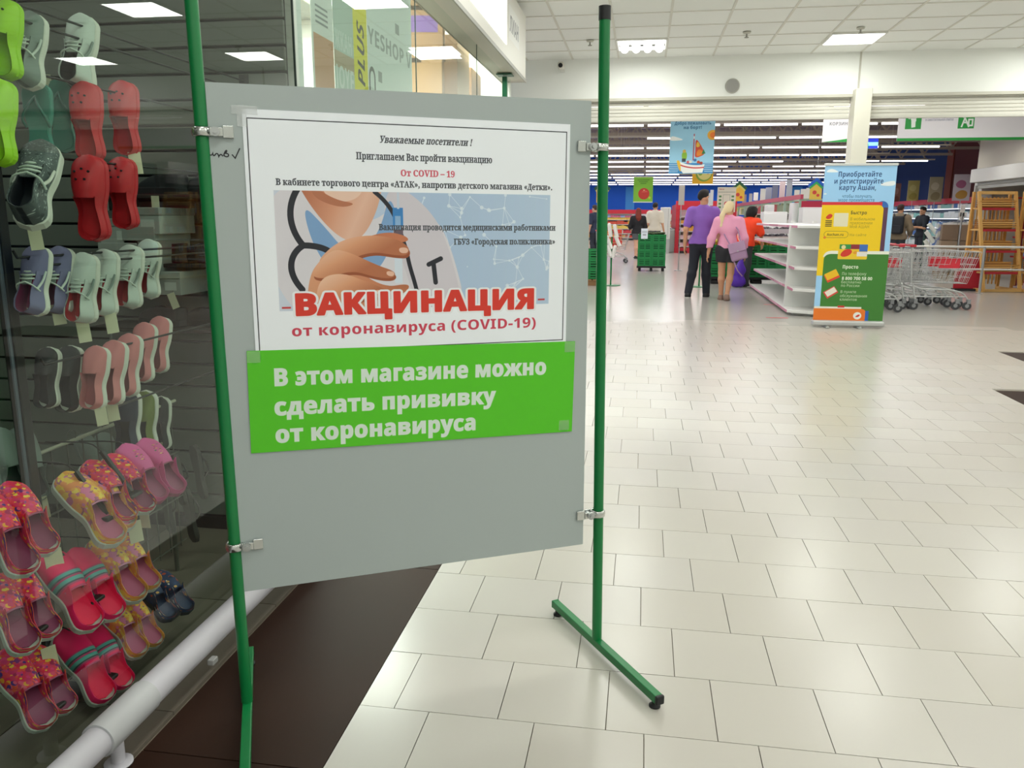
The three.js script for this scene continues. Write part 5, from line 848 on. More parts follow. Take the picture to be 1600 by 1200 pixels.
hang('sign_board', 'cream sign board with small green pictograms and a red emblem in the middle', 'sign', 1121, 293, 1149, 331, 22, (x, W, H) => { x.fillStyle = '#e4dccb'; x.fillRect(0, 0, W, H); fit(x, 'Касса', 20, 90, 26, 'bold 26px sans-serif', '#b8483e'); x.fillStyle = '#7e8a74'; x.fillRect(10, 62, W - 20, 6); for (let k = 0; k < 4; k++) for (const a of [22, 196]) { x.fillStyle = '#5d8c58'; x.fillRect(a, 110 + k * 48, 36, 26); } disc(x, 128, 220, 30, '#cf5a5a'); x.strokeStyle = '#9aa08e'; x.lineWidth = 5; x.strokeRect(80, 100, 96, 170); }, 256, 332, { stand: true });
function house(label, u, v, w, d, bands) {
  const c = at(u, v, d), s = PX(w, d), t = thing('house_sign', label, 'sign', c);
  part('roof', [extrude(poly([[-0.5 * s, 0.18 * s], [0, 0.62 * s], [0.5 * s, 0.18 * s], [0.42 * s, 0.05 * s], [0, 0.4 * s], [-0.42 * s, 0.05 * s]]), 0.06, 0, 0, 0, -0.03)], mat(bands[0], 0.5), t);
  part('band', [extrude(poly([[-0.4 * s, 0.04 * s], [0, 0.4 * s], [0.4 * s, 0.04 * s], [0.34 * s, -0.05 * s], [0, 0.24 * s], [-0.34 * s, -0.05 * s]]), 0.05, 0, 0, 0, -0.025)], mat(bands[1], 0.5), t);
  part('picture_panel', [extrude(poly([[-0.34 * s, -0.66 * s], [0.34 * s, -0.66 * s], [0.34 * s, -0.02 * s], [0, 0.25 * s], [-0.34 * s, -0.02 * s]]), 0.04, 0, 0, 0, -0.02)], mat(bands[2], 0.5), t);
  part('fruit_print', [new THREE.CylinderGeometry(0.12 * s, 0.12 * s, 0.006, 14).rotateX(Math.PI / 2).translate(-0.08 * s, -0.25 * s, 0.024), new THREE.CylinderGeometry(0.09 * s, 0.09 * s, 0.006, 14).rotateX(Math.PI / 2).translate(0.13 * s, -0.42 * s, 0.024)], mat(0xc9463c, 0.5), t);
  part('hanging_cord', [rod(V(0, 0.6 * s, 0), V(0, 5.07 - c.y, 0), 0.005, 5)], STEEL, t);
}
house('house-shaped yellow sign with a green roof above the woman in orange', 1155, 298, 24, 24, [0x1f5c36, 0xd9d06a, 0xe6b33a]);
house('house-shaped yellow sign with a dark green roof beside the right post', 941, 299, 26, 22, [0x1f5238, 0xd9c85a, 0xe8b62c]);
house('house-shaped sign with blue and green roof bands beside the roll-up banner', 1275, 294, 26, 18, [0x1c5fc2, 0x2fa85a, 0xd9b84a]);
hang('shop_sign', 'white hanging sign with a green curved edge by the column', 'sign', 1287, 172, 1334, 221, 11.75, (x, W, H) => { x.fillStyle = '#e9e6ea'; x.fillRect(0, 0, W, H); x.fillStyle = '#23a043'; x.beginPath(); x.moveTo(0, H); x.quadraticCurveTo(W * 0.7, H * 0.93, W, H * 0.86); x.lineTo(W, H); x.fill(); fit(x, 'КОРЗИНКИ', 50, 252, 118, 'bold 38px sans-serif', '#74787e'); }, 256, 268, { top: 5.07 });
hang('shop_sign', 'long white hanging sign with green pictogram squares and a green lower edge', 'sign', 1412, 170, 1700, 218, 12.0, (x, W, H) => {
  x.fillStyle = '#ece9ee'; x.fillRect(0, 0, W, H); x.fillStyle = '#1c9a3c'; x.fillRect(0, H - 17, W, 17);
  for (const a of [42, 354]) { x.fillStyle = '#1f9b40'; x.fillRect(a, 26, 95, 94); }
  x.fillStyle = '#eef4ee'; x.beginPath(); x.moveTo(66, 34); x.lineTo(116, 30); x.lineTo(102, 62); x.lineTo(104, 108); x.lineTo(80, 112); x.lineTo(76, 70); x.fill(); disc(x, 92, 66, 14, '#eef4ee'); disc(x, 64, 50, 9, '#eef4ee');
  x.lineWidth = 10; x.strokeStyle = '#eef4ee'; x.beginPath(); x.moveTo(376, 112); x.lineTo(392, 56); x.lineTo(420, 112); x.stroke(); disc(x, 386, 46, 11, '#eef4ee'); x.strokeRect(416, 66, 22, 36); x.beginPath(); x.moveTo(384, 84); x.lineTo(420, 84); x.stroke();
  fit(x, 'Взвешивание. В пакеты', 160, 290, 42, '26px sans-serif', '#6e7187'); fit(x, 'в самостоятельной отметке', 160, 326, 64, '24px sans-serif', '#7a7d92'); fit(x, 'ВЗВЕШИВАНИЕ ТОВАРА', 478, 624, 40, '24px sans-serif', '#7a7d92');
}, 1152, 192, { top: 5.07 });
hang('exit_sign', 'small blue and green lit sign hanging beyond the column', 'sign', 1349, 217, 1371, 232, 20, (x, W, H) => { x.fillStyle = '#2b3fd0'; x.fillRect(0, 0, W, H); x.fillStyle = '#9fe8f4'; x.fillRect(0, 60, W, 60); x.fillStyle = '#1fa06a'; x.fillRect(0, 84, 90, 84); }, 256, 168, { top: 5.07, lit: 1.0, thick: 0.06 });

// ---------------------------------------------------------------- roll-up banner
{
  const c = V(2.62, 0, -10.79), t = thing('rollup_banner', 'tall blue yellow and green roll-up banner standing in front of the column', 'banner', c, 0.02);
  const W = 0.8, H = 1.93;
  const tx = canvasTex(820, 1978, (x, w, h) => {
    const F = (s, a, b, y, px, col, wt = 'bold ') => fit(x, s, a * w, b * w, y * h, wt + px + 'px sans-serif', col);
    x.fillStyle = '#a2d3fb'; x.fillRect(0, 0, w, h);
    blob(x, [[20, 70], [60, 40], [110, 48], [170, 82], [100, 86], [20, 84]], '#eef5fa'); blob(x, [[630, 240], [700, 205], [790, 190], [815, 200], [815, 250], [700, 256]], '#eef5fa'); blob(x, [[0, 352], [30, 340], [50, 352], [20, 362]], '#eef5fa');
    F('Приобретайте', 0.19, 0.80, 0.055, 90, '#2b4f86'); F('и регистрируйте', 0.14, 0.83, 0.098, 90, '#2b4f86'); F('карту Ашан,', 0.215, 0.74, 0.138, 90, '#2b4f86');
    F('чтобы получать', 0.27, 0.69, 0.192, 60, '#5f8fbb'); F('море преимуществ', 0.22, 0.73, 0.216, 60, '#5f8fbb');
    disc(x, 690, 510, 70, '#2f68b8'); x.fillStyle = '#5b3550'; x.fillRect(690, 520, 70, 560); x.fillStyle = '#d82c36'; x.fillRect(0, 452, 690, 60);
    RRect(x, -80, 490, 790, 900, 60, '#f6cf12'); x.fillStyle = '#a2d3fb'; x.fillRect(762, 500, 60, 570);
    F('Быстро', 0.41, 0.64, 0.296, 62, '#54501c'); F('В мобильном', 0.41, 0.76, 0.336, 52, '#a98f20', ''); F('приложении', 0.41, 0.73, 0.361, 52, '#a98f20', ''); F('Мой АШАН', 0.41, 0.69, 0.385, 52, '#a98f20', '');
    blob(x, [[52, 640], [96, 596], [132, 612], [128, 640], [100, 668], [62, 664]], '#d9402c'); for (let k = 0; k < 4; k++) { x.fillStyle = '#5a4a1e'; x.fillRect(54, 682 + k * 22, 76, 13); }
    RRect(x, 150, 590, 165, 170, 10, '#e9e3c4'); x.lineWidth = 5; x.strokeStyle = '#8a7a2a'; x.beginPath(); x.arc(90, 860, 40, Math.PI / 2, 4.7); x.lineTo(280, 820); x.arc(290, 860, 40, -Math.PI / 2, Math.PI / 2); x.lineTo(90, 900); x.stroke();
    F('Auchan.ru', 0.1, 0.34, 0.436, 44, '#54501c'); F('На сайте', 0.42, 0.66, 0.437, 46, '#a98f20', ''); disc(x, 60, 900, 16, '#e0802c');
    x.fillStyle = '#eef0e2'; x.beginPath(); x.moveTo(60, 1150); x.quadraticCurveTo(70, 1070, 160, 1068); x.lineTo(w, 1068); x.lineTo(w, 1110); x.lineTo(100, 1140); x.fill();
    x.fillStyle = '#3d7f2e'; x.beginPath(); x.moveTo(70, h); x.lineTo(70, 1180); x.quadraticCurveTo(76, 1110, 160, 1108); x.lineTo(w, 1108); x.lineTo(w, h); x.fill();
    RRect(x, 230, 985, 340, 190, 14, '#f0c92a'); x.fillStyle = '#2f9048'; x.fillRect(244, 985, 130, 60); x.fillStyle = '#8e2a3a'; x.fillRect(374, 985, 100, 60); x.fillStyle = '#3b6ec0'; x.fillRect(474, 985, 96, 90); x.fillStyle = '#e8e4de'; x.fillRect(450, 1080, 120, 56); blob(x, [[250, 1120], [300, 1050], [370, 1040], [400, 1080], [360, 1130], [290, 1150]], '#d8382a'); blob(x, [[400, 1080], [450, 1060], [450, 1110], [410, 1110]], '#e8a02c'); disc(x, 290, 1020, 26, '#e9d9a0');
    F('Просто', 0.36, 0.59, 0.643, 62, '#e8efdc'); F('По телефону', 0.36, 0.71, 0.688, 52, '#c8d9b8', ''); F('8 800 700 58 00', 0.365, 0.80, 0.718, 56, '#eef4e6'); F('бесплатно', 0.36, 0.65, 0.742, 50, '#c8d9b8', ''); F('по России', 0.36, 0.63, 0.765, 50, '#c8d9b8', '');
    F('В пункте', 0.36, 0.59, 0.806, 50, '#c8d9b8', ''); F('обслуживания', 0.36, 0.75, 0.832, 50, '#c8d9b8', ''); F('клиентов', 0.36, 0.61, 0.856, 50, '#c8d9b8', '');
    x.save(); x.translate(180, 1390); x.rotate(-0.5); x.fillStyle = '#e2432c'; x.fillRect(-80, -48, 160, 108); x.fillStyle = '#f0c01e'; x.fillRect(-70, -58, 150, 90); x.restore(); x.save(); x.translate(180, 1600); x.rotate(-0.6); x.fillStyle = '#d8423c'; x.fillRect(-76, -44, 152, 100); x.fillStyle = '#efe9dc'; x.fillRect(-60, -34, 130, 70); x.restore();
    x.fillStyle = '#eceadf'; x.fillRect(0, 1790, 560, 30); x.fillStyle = '#ee7a22'; x.beginPath(); x.moveTo(0, 1815); x.lineTo(560, 1815); x.quadraticCurveTo(640, 1820, 640, h); x.lineTo(0, h); x.fill(); x.fillStyle = '#2a62b8'; x.fillRect(610, 1840, 40, h); disc(x, 520, 1905, 48, '#f2f0ea'); blob(x, [[490, 1920], [530, 1885], [556, 1892], [530, 1925]], '#d8382a'); x.fillStyle = '#d23a30'; x.fillRect(280, 1776, 80, 26);
  });
  part('cassette', [rbox(0.88, 0.07, 0.13, 0, 0.055, 0, 0.025, 3)], mat(0xc3c4c4, 0.35, { metalness: 0.4 }), t);
  for (const s of [-0.27, 0.12]) part('foot', [rbox(0.05, 0.018, 0.26, s, 0.009, 0.02, 0.008), new THREE.CylinderGeometry(0.018, 0.018, 0.02, 12).translate(s, 0.02, 0.13)], STEEL, t);
  sheet('printed_sheet', 0.85, H, 0.003, mat(0xffffff, 0.45, { map: tx }), WHITE, t, 0, 0.08 + H / 2, 0.0);
  part('top_rail', [rbox(0.87, 0.03, 0.022, 0, 0.09 + H, 0, 0.006)], mat(0xd6d8d8, 0.3, { metalness: 0.4 }), t); part('pole', [rod(V(0, 0.08, -0.03), V(0, 0.09 + H, -0.03), 0.01, 8)], STEEL, t);
}
// ---------------------------------------------------------------- empty white gondola shelving
{
  const t = thing('gondola_shelf', 'empty white gondola shelving with pink price strips behind the banner', 'shelf', [0, 0, 0]);
  const wm = mat(0xebebe8, 0.4), top = mat(0xd2d6d4, 0.4), pink = mat(0xd6a3b4, 0.5);
  const plan = (g) => [[2.2 - g, 16.7], [2.14 - g, 12.0], [2.5, 11.75], [2.92, 11.75], [2.92, 16.7]];
  const lev = [0.075, 0.382, 0.685, 0.975, 1.268];
  lev.forEach((y, i) => {
    const s = part('shelf', extrude(poly(plan(i === 0 ? 0.06 : 0)), 0.032, 0.002).rotateX(-Math.PI / 2).translate(0, y - 0.032, 0), wm, t);
    const gx = i === 0 ? 0.06 : 0;
    for (let k = 0; k < 5; k++) { const a = k / 5, b = (k + 1) / 5, L = (f) => V(2.14 - gx + 0.06 * f - 0.004, y - 0.018, -12.0 - 4.7 * f); part('price_strip', [bar(L(a + 0.004), L(b - 0.004), 0.008, 0.034)], k === 0 || k === 2 ? mat(0xc47f98, 0.5) : pink, s); }
  });
  part('kick_plate', [extrude(poly([[2.24, 16.6], [2.18, 12.1], [2.5, 11.85], [2.9, 11.85], [2.9, 16.6]]), 0.045).rotateX(-Math.PI / 2)], mat(0xe4e4e0, 0.4), t);
  part('back_panel', [box(0.05, 1.25, 4.4, 2.86, 0.66, -14.5)], mat(0xe6e8e6, 0.5), t);
  part('end_panel', [box(0.78, 1.2, 0.03, 2.5, 0.66, -12.5)], mat(0xe6e8e6, 0.45), t);
  for (const z of [-12.3, -14.5, -16.6]) part('upright', [box(0.07, 1.32, 0.05, 2.86, 0.66, z)], wm, t);
}
// ---------------------------------------------------------------- green plastic crates
const CRATE = mat(0x0d8040, 0.5);
function crate(w, h, d) { // open lattice crate, base at 0
  const g = [box(w, 0.012, d, 0, 0.006, 0)], bars = (len, put) => { for (let k = 0; k < 3; k++) g.push(put(box(len, h * 0.14, 0.014, 0, h * (0.14 + 0.26 * k), 0))); g.push(put(box(len, h * 0.2, 0.026, 0, h * 0.9, 0))); for (let q = -1; q <= 1; q++) g.push(put(box(0.035, h, 0.02, q * (len / 2 - 0.02), h / 2, 0))); };
  bars(w, (q) => q.translate(0, 0, d / 2)); bars(w, (q) => q.translate(0, 0, -d / 2)); bars(d, (q) => q.rotateY(Math.PI / 2).translate(w / 2, 0, 0)); bars(d, (q) => q.rotateY(Math.PI / 2).translate(-w / 2, 0, 0)); return g;
}
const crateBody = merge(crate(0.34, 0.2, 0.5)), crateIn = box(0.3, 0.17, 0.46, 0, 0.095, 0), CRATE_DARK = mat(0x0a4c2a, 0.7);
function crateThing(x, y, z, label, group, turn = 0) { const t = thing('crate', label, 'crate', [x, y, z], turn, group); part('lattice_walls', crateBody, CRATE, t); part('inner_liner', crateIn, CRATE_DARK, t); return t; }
{
  const c = onY(1017, 424), lvl = ['lowest', 'second from below', 'third from below', 'topmost'];
  const dl = thing('dolly', 'black wheeled dolly under the centre stack of green crates', 'trolley', [c.x, 0, c.z - 0.25]);
  part('deck', [box(0.74, 0.05, 0.52, 0, 0.11, 0)], BLACK, dl); for (const sx of [-0.3, 0, 0.3]) for (const sz of [-0.18, 0.18]) part('wheel', [rbox(0.07, 0.085, 0.07, sx, 0.0425, sz, 0.02, 2)], BLACK, dl);
  for (const [s, w] of [[-1, 'below the price card'], [1, 'on the red shelf side']]) for (let k = 0; k < 4; k++) crateThing(c.x + s * 0.175, 0.137 + 0.2 * k, c.z - 0.25, `green lattice crate in the centre stack, ${lvl[k]} ${w}`, 'crates of the centre stack');
  const p = thing('price_card', 'white price card clipped on the centre crate stack', 'card', [c.x - 0.2, 0.96, c.z + 0.02]); part('card', rbox(0.17, 0.26, 0.006, 0, 0, 0, 0.002), PAPER, p); part('printed_lines', [box(0.13, 0.012, 0.001, 0, 0.06, 0.004), box(0.13, 0.012, 0.001, 0, 0.03, 0.004), box(0.09, 0.03, 0.001, 0, -0.03, 0.004)], mat(0x9b9fa4, 0.6), p); part('clip', box(0.03, 0.03, 0.014, 0, -0.13, 0), STEEL, p);
  const heap = thing('produce_heap', 'dark green produce heaped on the centre crate stack', 'produce', [c.x, 0.935, c.z - 0.25], 0, undefined); heap.userData.kind = 'stuff'; delete heap.userData.category;
  part('produce', Array.from({ length: 60 }, () => ball(0.035, rnd(-0.3, 0.3), rnd(0.02, 0.05), rnd(-0.2, 0.2), 1.5, 0.7, 0.8, 7)), mat(0x3c4a2a, 0.7), heap, 'stuff');
  // crates with fruit behind the walking couple
  const e = onY(1200, 446), names = ['lowest', 'middle', 'topmost'];
  const dl2 = thing('dolly', 'black wheeled dolly under the fruit crates beside the woman in orange', 'trolley', [e.x - 0.2, 0, e.z - 0.4]); part('deck', [box(2.0, 0.05, 0.52, 0, 0.125, 0)], BLACK, dl2); for (const sx of [-0.85, 0, 0.85]) for (const sz of [-0.18, 0.18]) part('wheel', [rbox(0.2, 0.1, 0.09, sx, 0.05, sz, 0.03, 2)], BLACK, dl2);
  for (let q = 0; q < 5; q++) for (let k = 0; k < 3; k++) { const t = crateThing(e.x - 1.0 + q * 0.39, 0.152 + 0.22 * k, e.z - 0.4, `green lattice fruit crate, ${names[k]} in the ${['first', 'second', 'third', 'fourth', 'fifth'][q]} stack from the blonde woman`, 'crates of the fruit stand'); t.scale.set(1.12, 1.1, 1); }
  const cols = ['#e0772c', '#e8a23a', '#d8c23e', '#d9572c', '#c9c84a'];
  const f = thing('fruit_heap', 'orange and yellow fruit filling the topmost crates of the fruit stand', 'produce', [e.x - 0.2, 0.82, e.z - 0.4]); f.userData.kind = 'stuff'; delete f.userData.category;
  part('fruit', Array.from({ length: 170 }, (_, k) => tint(ball(0.042, rnd(-0.95, 0.95), rnd(0, 0.07), rnd(-0.22, 0.22), 1, 1, 1, 7), cols[(rnd(0, 5)) | 0])), mat(0xffffff, 0.5, { vertexColors: true }), f, 'stuff');
  const g = onY(930, 446); for (let k = 0; k < 3; k++) { const t = crateThing(g.x - 0.12, 0.13 + 0.2 * k, g.z - 0.2, `green lattice crate beside the right post, ${names[k]}`, 'crates beside the post'); }
  const pl = thing('pallet', 'low wooden pallet under the crates beside the right post', 'pallet', [g.x - 0.12, 0, g.z - 0.2]); for (let k = 0; k < 5; k++) part('plank', box(0.09, 0.02, 0.6, -0.24 + 0.12 * k, 0.115, 0), mat(0xa9835a, 0.8), pl); for (const z of [-0.24, 0, 0.24]) part('block', box(0.6, 0.1, 0.08, 0, 0.052, z), mat(0x8f6c48, 0.8), pl);
}
// tiered fruit and vegetable display behind the fruit crates
{
  const t = thing('produce_display', 'tiered produce display with dark aubergines and yellow fruit behind the crates', 'display', [3.0, 0, -18.5]);
  for (let k = 0; k < 3; k++) { part('tier', [box(2.2, 0.03, 0.4, 0, 0.72 + 0.16 * k, -0.32 * k)], WHITE, t); part('tier_front', [box(2.2, 0.1, 0.02, 0, 0.76 + 0.16 * k, 0.2 - 0.32 * k)], mat(0xbfb6bc, 0.5), t); }
  part('frame', [box(0.05, 1.3, 1.3, -1.12, 0.65, -0.5), box(0.05, 1.3, 1.3, 1.12, 0.65, -0.5)], mat(0xb9cbbb, 0.5), t);
  const cs = [['#e8c23c', '#e0a83a', '#b8b84a'], ['#2c2530', '#3a2c3c', '#241f2a'], ['#2c2530', '#3a2f36', '#4a3a44'], ['#8fae3e', '#b9c24a', '#d8c84a']];
  part('produce', Array.from({ length: 260 }, (_, k) => { const q = k % 3; return tint(ball(0.05, rnd(-1.05, 1.05), 0.77 + 0.16 * q + rnd(0, 0.05), rnd(-0.14, 0.14) - 0.32 * q, 1, 1, 1.2, 6), cs[q][(rnd(0, 3)) | 0]); }), mat(0xffffff, 0.5, { vertexColors: true }), t, 'stuff');
}
// stands with white bag rolls
for (const [u, v, label, full] of [[954, 446, 'green floor stand with white bag rolls beside the right post', true], [1092, 448, 'green floor stand hidden behind the legs of the man in violet', false]]) {
  const p = onY(u, v), t = thing('bag_stand', label, 'stand', p);
  part('base_plate', [cylY(0.2, 0.2, 0.012, 0, 0, 0, 28)], GREEN, t); part('post', [rod(V(0, 0.01, 0), V(0, full ? 1.1 : 0.9, 0), 0.017, 10)], GREEN, t);
  if (full) for (const [a, b, c, d] of [[-0.06, 1.22, -0.02, 0.98], [0.05, 1.2, 0.1, 0.98], [-0.1, 0.98, 0.0, 0.74], [0.08, 0.98, 0.16, 0.8], [-0.07, 0.78, -0.01, 0.6], [0.07, 0.78, 0.02, 0.56]]) part('bag_roll', [rod(V(a, b, 0.03), V(c, d, 0.03), 0.038, 12), ball(0.038, a, b, 0.03)], mat(0xe9e8e2, 0.4), t);
}
// ---------------------------------------------------------------- shelving far back
function goodsMesh(t, x0, x1, levels, depth, z, cols, along = 'x', hgt = 0.24, w0 = 0.12, w1 = 0.3) {
  const list = []; for (const y of levels) { let x = x0; let c = cols[(rnd(0, cols.length)) | 0]; while (x < x1) { const w = rnd(w0, w1), h = hgt * rnd(0.6, 1); if (rnd() < 0.45) c = cols[(rnd(0, cols.length)) | 0]; const g = along === 'x' ? box(w * 0.95, h, depth, x + w / 2, y + h / 2, z) : box(depth, h, w * 0.95, z, y + h / 2, x + w / 2); list.push(tint(g, c)); x += w; } }
  return part('packaged_goods', list, mat(0xffffff, 0.55, { vertexColors: true }), t, 'stuff');
}
{
  const t = thing('wall_shelving', 'long back wall shelving with a red top band full of packaged goods', 'shelf', [0, 0, HZ + 0.6]);
  part('back_panel', box(16, 1.7, 0.05, -5.0, 0.85, -0.5), mat(0xb9b4ac, 0.6), t); part('top_band', box(16, 0.24, 0.1, -5.0, 1.7, 0.25), RED, t);
  for (let k = 0; k < 6; k++) part('shelf', box(16, 0.03, 0.6, -5.0, 0.12 + 0.27 * k, -0.05), mat(0xd8d2cc, 0.5), t);
  goodsMesh(t, -12.5, 2.8, [0.14, 0.41, 0.68, 0.95, 1.22, 1.49].slice(0, 5), 0.4, 0, ['#d8a23a', '#c9503a', '#e0c25a', '#b8402f', '#d8c8b0', '#a9553a', '#e8dcd0', '#c43a44'], 'x', 0.22);
  goodsMesh(t, -12.5, 2.8, [1.36], 0.4, 0.05, ['#e8e6ee', '#7a84c8', '#c86a88', '#e8d8c8', '#9aa8d8'], 'x', 0.2);
}
{
  const t = thing('red_gondola', 'red framed gondola end with shelves of packaged goods behind the walking man', 'shelf', [1.95, 0, -33.2]);
  part('frame', [box(0.14, 2.0, 0.2, -0.65, 1.0, 0.4), box(0.14, 2.0, 0.2, 1.5, 1.0, 0.4), box(2.3, 0.34, 0.24, 0.42, 1.83, 0.4), box(2.3, 0.2, 0.3, 0.42, 0.1, 0.4)], RED, t); part('back_panel', box(2.2, 1.8, 0.04, 0.42, 0.95, -0.2), mat(0xc9b8b8, 0.6), t);
  part('side_panel', box(0.1, 1.9, 6, -0.62, 0.95, -3), mat(0xa51f30, 0.5), t);
  for (let k = 0; k < 5; k++) part('shelf', box(2.1, 0.03, 0.55, 0.42, 0.25 + 0.29 * k, 0.15), mat(0xe0d6d6, 0.5), t);
  goodsMesh(t, -0.55, 1.4, [0.27, 0.56, 0.85, 1.14, 1.43], 0.35, 0.2, ['#c9a06a', '#c8505c', '#d8b8c0', '#e6dcd8', '#d89a3c', '#b85a74'], 'x', 0.2);
  part('foot', [-0.4, 0.4, 1.2].map((x) => box(0.3, 0.1, 0.2, x, 0.03, 0.62)), BLACK, t);
  const u = thing('fridge', 'tall white fridge cabinet left of the red gondola', 'fridge', [0.82, 0, -32.4]); part('cabinet', [rbox(0.38, 1.2, 0.7, 0, 1.15, 0, 0.02)], mat(0xe2e2dc, 0.4), u); part('door_seam', box(0.01, 1.1, 0.01, 0.1, 1.15, 0.352), mat(0x9a9a96, 0.5), u); part('plinth', [box(0.36, 0.55, 0.66, 0, 0.275, 0)], mat(0xb9bab6, 0.5), u);
  const v = thing('chest_freezer', 'low glass-fronted chest beside the red gondola', 'freezer', [1.0, 0, -36.5]); part('body', [rbox(0.5, 0.9, 6.5, 0, 0.45, 0, 0.03)], mat(0xb9bfb9, 0.5), v); part('lid', [box(0.46, 0.04, 6.3, 0, 0.92, 0)], mat(0x8f9c98, 0.2), v);
}
{ // lit dairy shelving along the right wall
  const t = thing('dairy_shelving', 'lit wall shelving of white and blue packs along the dark blue wall', 'shelf', [11.75, 0, 0]);
  const z0 = -50, z1 = -27.8; part('top_band', box(0.12, 0.2, z1 - z0, -0.3, 2.02, (z0 + z1) / 2), RED, t); part('back_panel', box(0.05, 1.9, z1 - z0, 0.2, 0.95, (z0 + z1) / 2), mat(0x8a94b0, 0.6), t); part('end_panel', box(0.7, 2.1, 0.08, -0.05, 1.05, z1), mat(0x6b1824, 0.5), t);
  for (let k = 0; k < 5; k++) { part('shelf', box(0.5, 0.03, z1 - z0, -0.05, 0.3 + 0.36 * k, (z0 + z1) / 2), WHITE, t); if (k > 1) part('shelf_lamp', box(0.03, 0.02, z1 - z0, -0.3, 0.28 + 0.36 * k, (z0 + z1) / 2), mat(0xffffff, 0.4, { emissive: 0xeaf4ff, emissiveIntensity: 1.6 }), t); }
  goodsMesh(t, z0 + 0.2, z1 - 0.2, [0.32, 0.68, 1.04, 1.4, 1.74], 0.3, -0.1, ['#e8eef2', '#b8dce0', '#6f9ad0', '#e6e2d8', '#8ec8c4', '#4a78c0', '#d8e8ea', '#f0eee8'], 'z', 0.24, 0.15, 0.4);
}
const wallPic = (u, v, w, h, d, cols, label) => hang('wall_poster', label, 'poster', u - w / 2, v - h / 2, u + w / 2, v + h / 2, d, (x, W, H) => { x.fillStyle = cols[0]; x.fillRect(0, 0, W, H); blob(x, [[20, 120], [100, 60], [200, 100], [160, 180], [60, 170]], cols[1]); blob(x, [[30, 250], [120, 190], [230, 220], [200, 310], [60, 310]], cols[2]); }, 256, 332, { stand: true });
wallPic(1401, 303, 11, 32, 37, ['#a9786a', '#c89a8a', '#8a5a4e'], 'brownish narrow poster above the dairy shelves next to the banner');
wallPic(1427, 298, 17, 31, 34, ['#cfc478', '#e0d890', '#b8ac5a'], 'yellow poster above the dairy shelves on the blue wall');
wallPic(1462, 296, 20, 38, 31, ['#b4ac8c', '#d0cab0', '#948a68'], 'greyish figure poster above the dairy shelves on the blue wall');
wallPic(1503, 293, 25, 40, 27.5, ['#d0c6cc', '#b06a8a', '#c99a4c'], 'pink and ochre poster in front of the dark red wall');
{ // second shelving run in the middle distance, pale green frames and red rail
  const t = thing('aisle_shelving', 'pale green framed aisle shelving with a red rail behind the produce', 'shelf', [4.4, 0, -2.4]);
  const gm = mat(0x9fb8a6, 0.5); for (let k = 0; k < 8; k++) part('frame', [box(0.06, 1.9, 0.06, -0.3, 0.95, -20.5 - 2.4 * k), box(0.6, 0.05, 0.05, 0, 1.85, -20.5 - 2.4 * k)], gm, t);
  part('rail', [box(0.07, 0.12, 17.2, -0.3, 1.92, -28.9)], mat(0xb9405a, 0.5), t); part('back_panel', box(0.05, 1.7, 17, 0.3, 0.9, -28.9), mat(0xb4b8b0, 0.6), t);
  for (let k = 0; k < 4; k++) part('shelf', box(0.55, 0.03, 17, 0, 0.3 + 0.4 * k, -28.9), mat(0xd0d4cc, 0.5), t);
  goodsMesh(t, -37.2, -20.6, [0.32, 0.72, 1.12, 1.52], 0.35, 0, ['#8a9a7a', '#b84a4a', '#d8d4c8', '#6f7f6a', '#a9b09a', '#c9c24a'], 'z', 0.3, 0.2, 0.5);
}
// small standing flags and white cards on top of the aisle shelving
{
  const spec = [[1163, 311, 6, 14, '#9a8f96'], [1173, 309, 5, 13, '#c9ccd0'], [1181, 307, 7, 12, '#e0dfd8'], [1192, 304, 8, 18, '#e4e6e0'], [1201, 304, 9, 22, '#8f92a6'], [1211, 302, 9, 26, '#7f86a0'], [1222, 300, 9, 32, '#c9b4b8'], [1233, 298, 9, 34, '#b9c0cc'], [1245, 305, 8, 16, '#e6e6de'], [1255, 304, 8, 17, '#e6e6de'], [1264, 303, 9, 18, '#e6e6de'], [1112, 309, 5, 24, '#d8dadc'], [1108, 312, 4, 20, '#c9cbd0'], [1065, 305, 9, 30, '#a9a39c']];
  spec.forEach(([u, v, w, h, c], i) => {
    const g0 = i < 11 ? onX(u, v, 4.25) : null, d = i < 11 ? Math.max(23.8, -g0.clone().sub(EYE).dot(BACK)) : 26 - i * 0.4, p = at(u, v, d), W = PX(w, d), H = PX(h, d), t = thing('shelf_flag', `${['dim mauve', 'pale', 'white', 'white', 'grey', 'blue-grey', 'pinkish', 'pale blue', 'white', 'white', 'white', 'pale', 'pale', 'grey'][i]} upright aisle flag card, ${['first', 'second', 'third', 'fourth', 'fifth', 'sixth', 'seventh', 'eighth', 'ninth', 'tenth', 'eleventh'][i] ?? 'near the walking man'}${i < 11 ? ' in the row over the aisle shelving' : i === 11 ? ', taller of two' : i === 12 ? ', shorter of two' : ', over the red gondola'}`, 'sign', p, 0, 'aisle flags');
    part('card', rbox(W, H, 0.02, 0, 0, 0, 0.004), mat(c, 0.6), t); const fy = i < 11 ? Math.min(1.99, p.y - H / 2 - 0.01) : 0; part('post', [rod(V(0, -H / 2 + 0.004, 0), V(0, fy - p.y, 0), 0.014, 6)], STEEL, t); part('base', i < 11 ? rbox(W, 0.02, 0.06, 0, fy - p.y, 0, 0.004) : cylY(0.1, 0.1, 0.012, 0, -p.y, 0, 14), STEEL, t);
  });
}
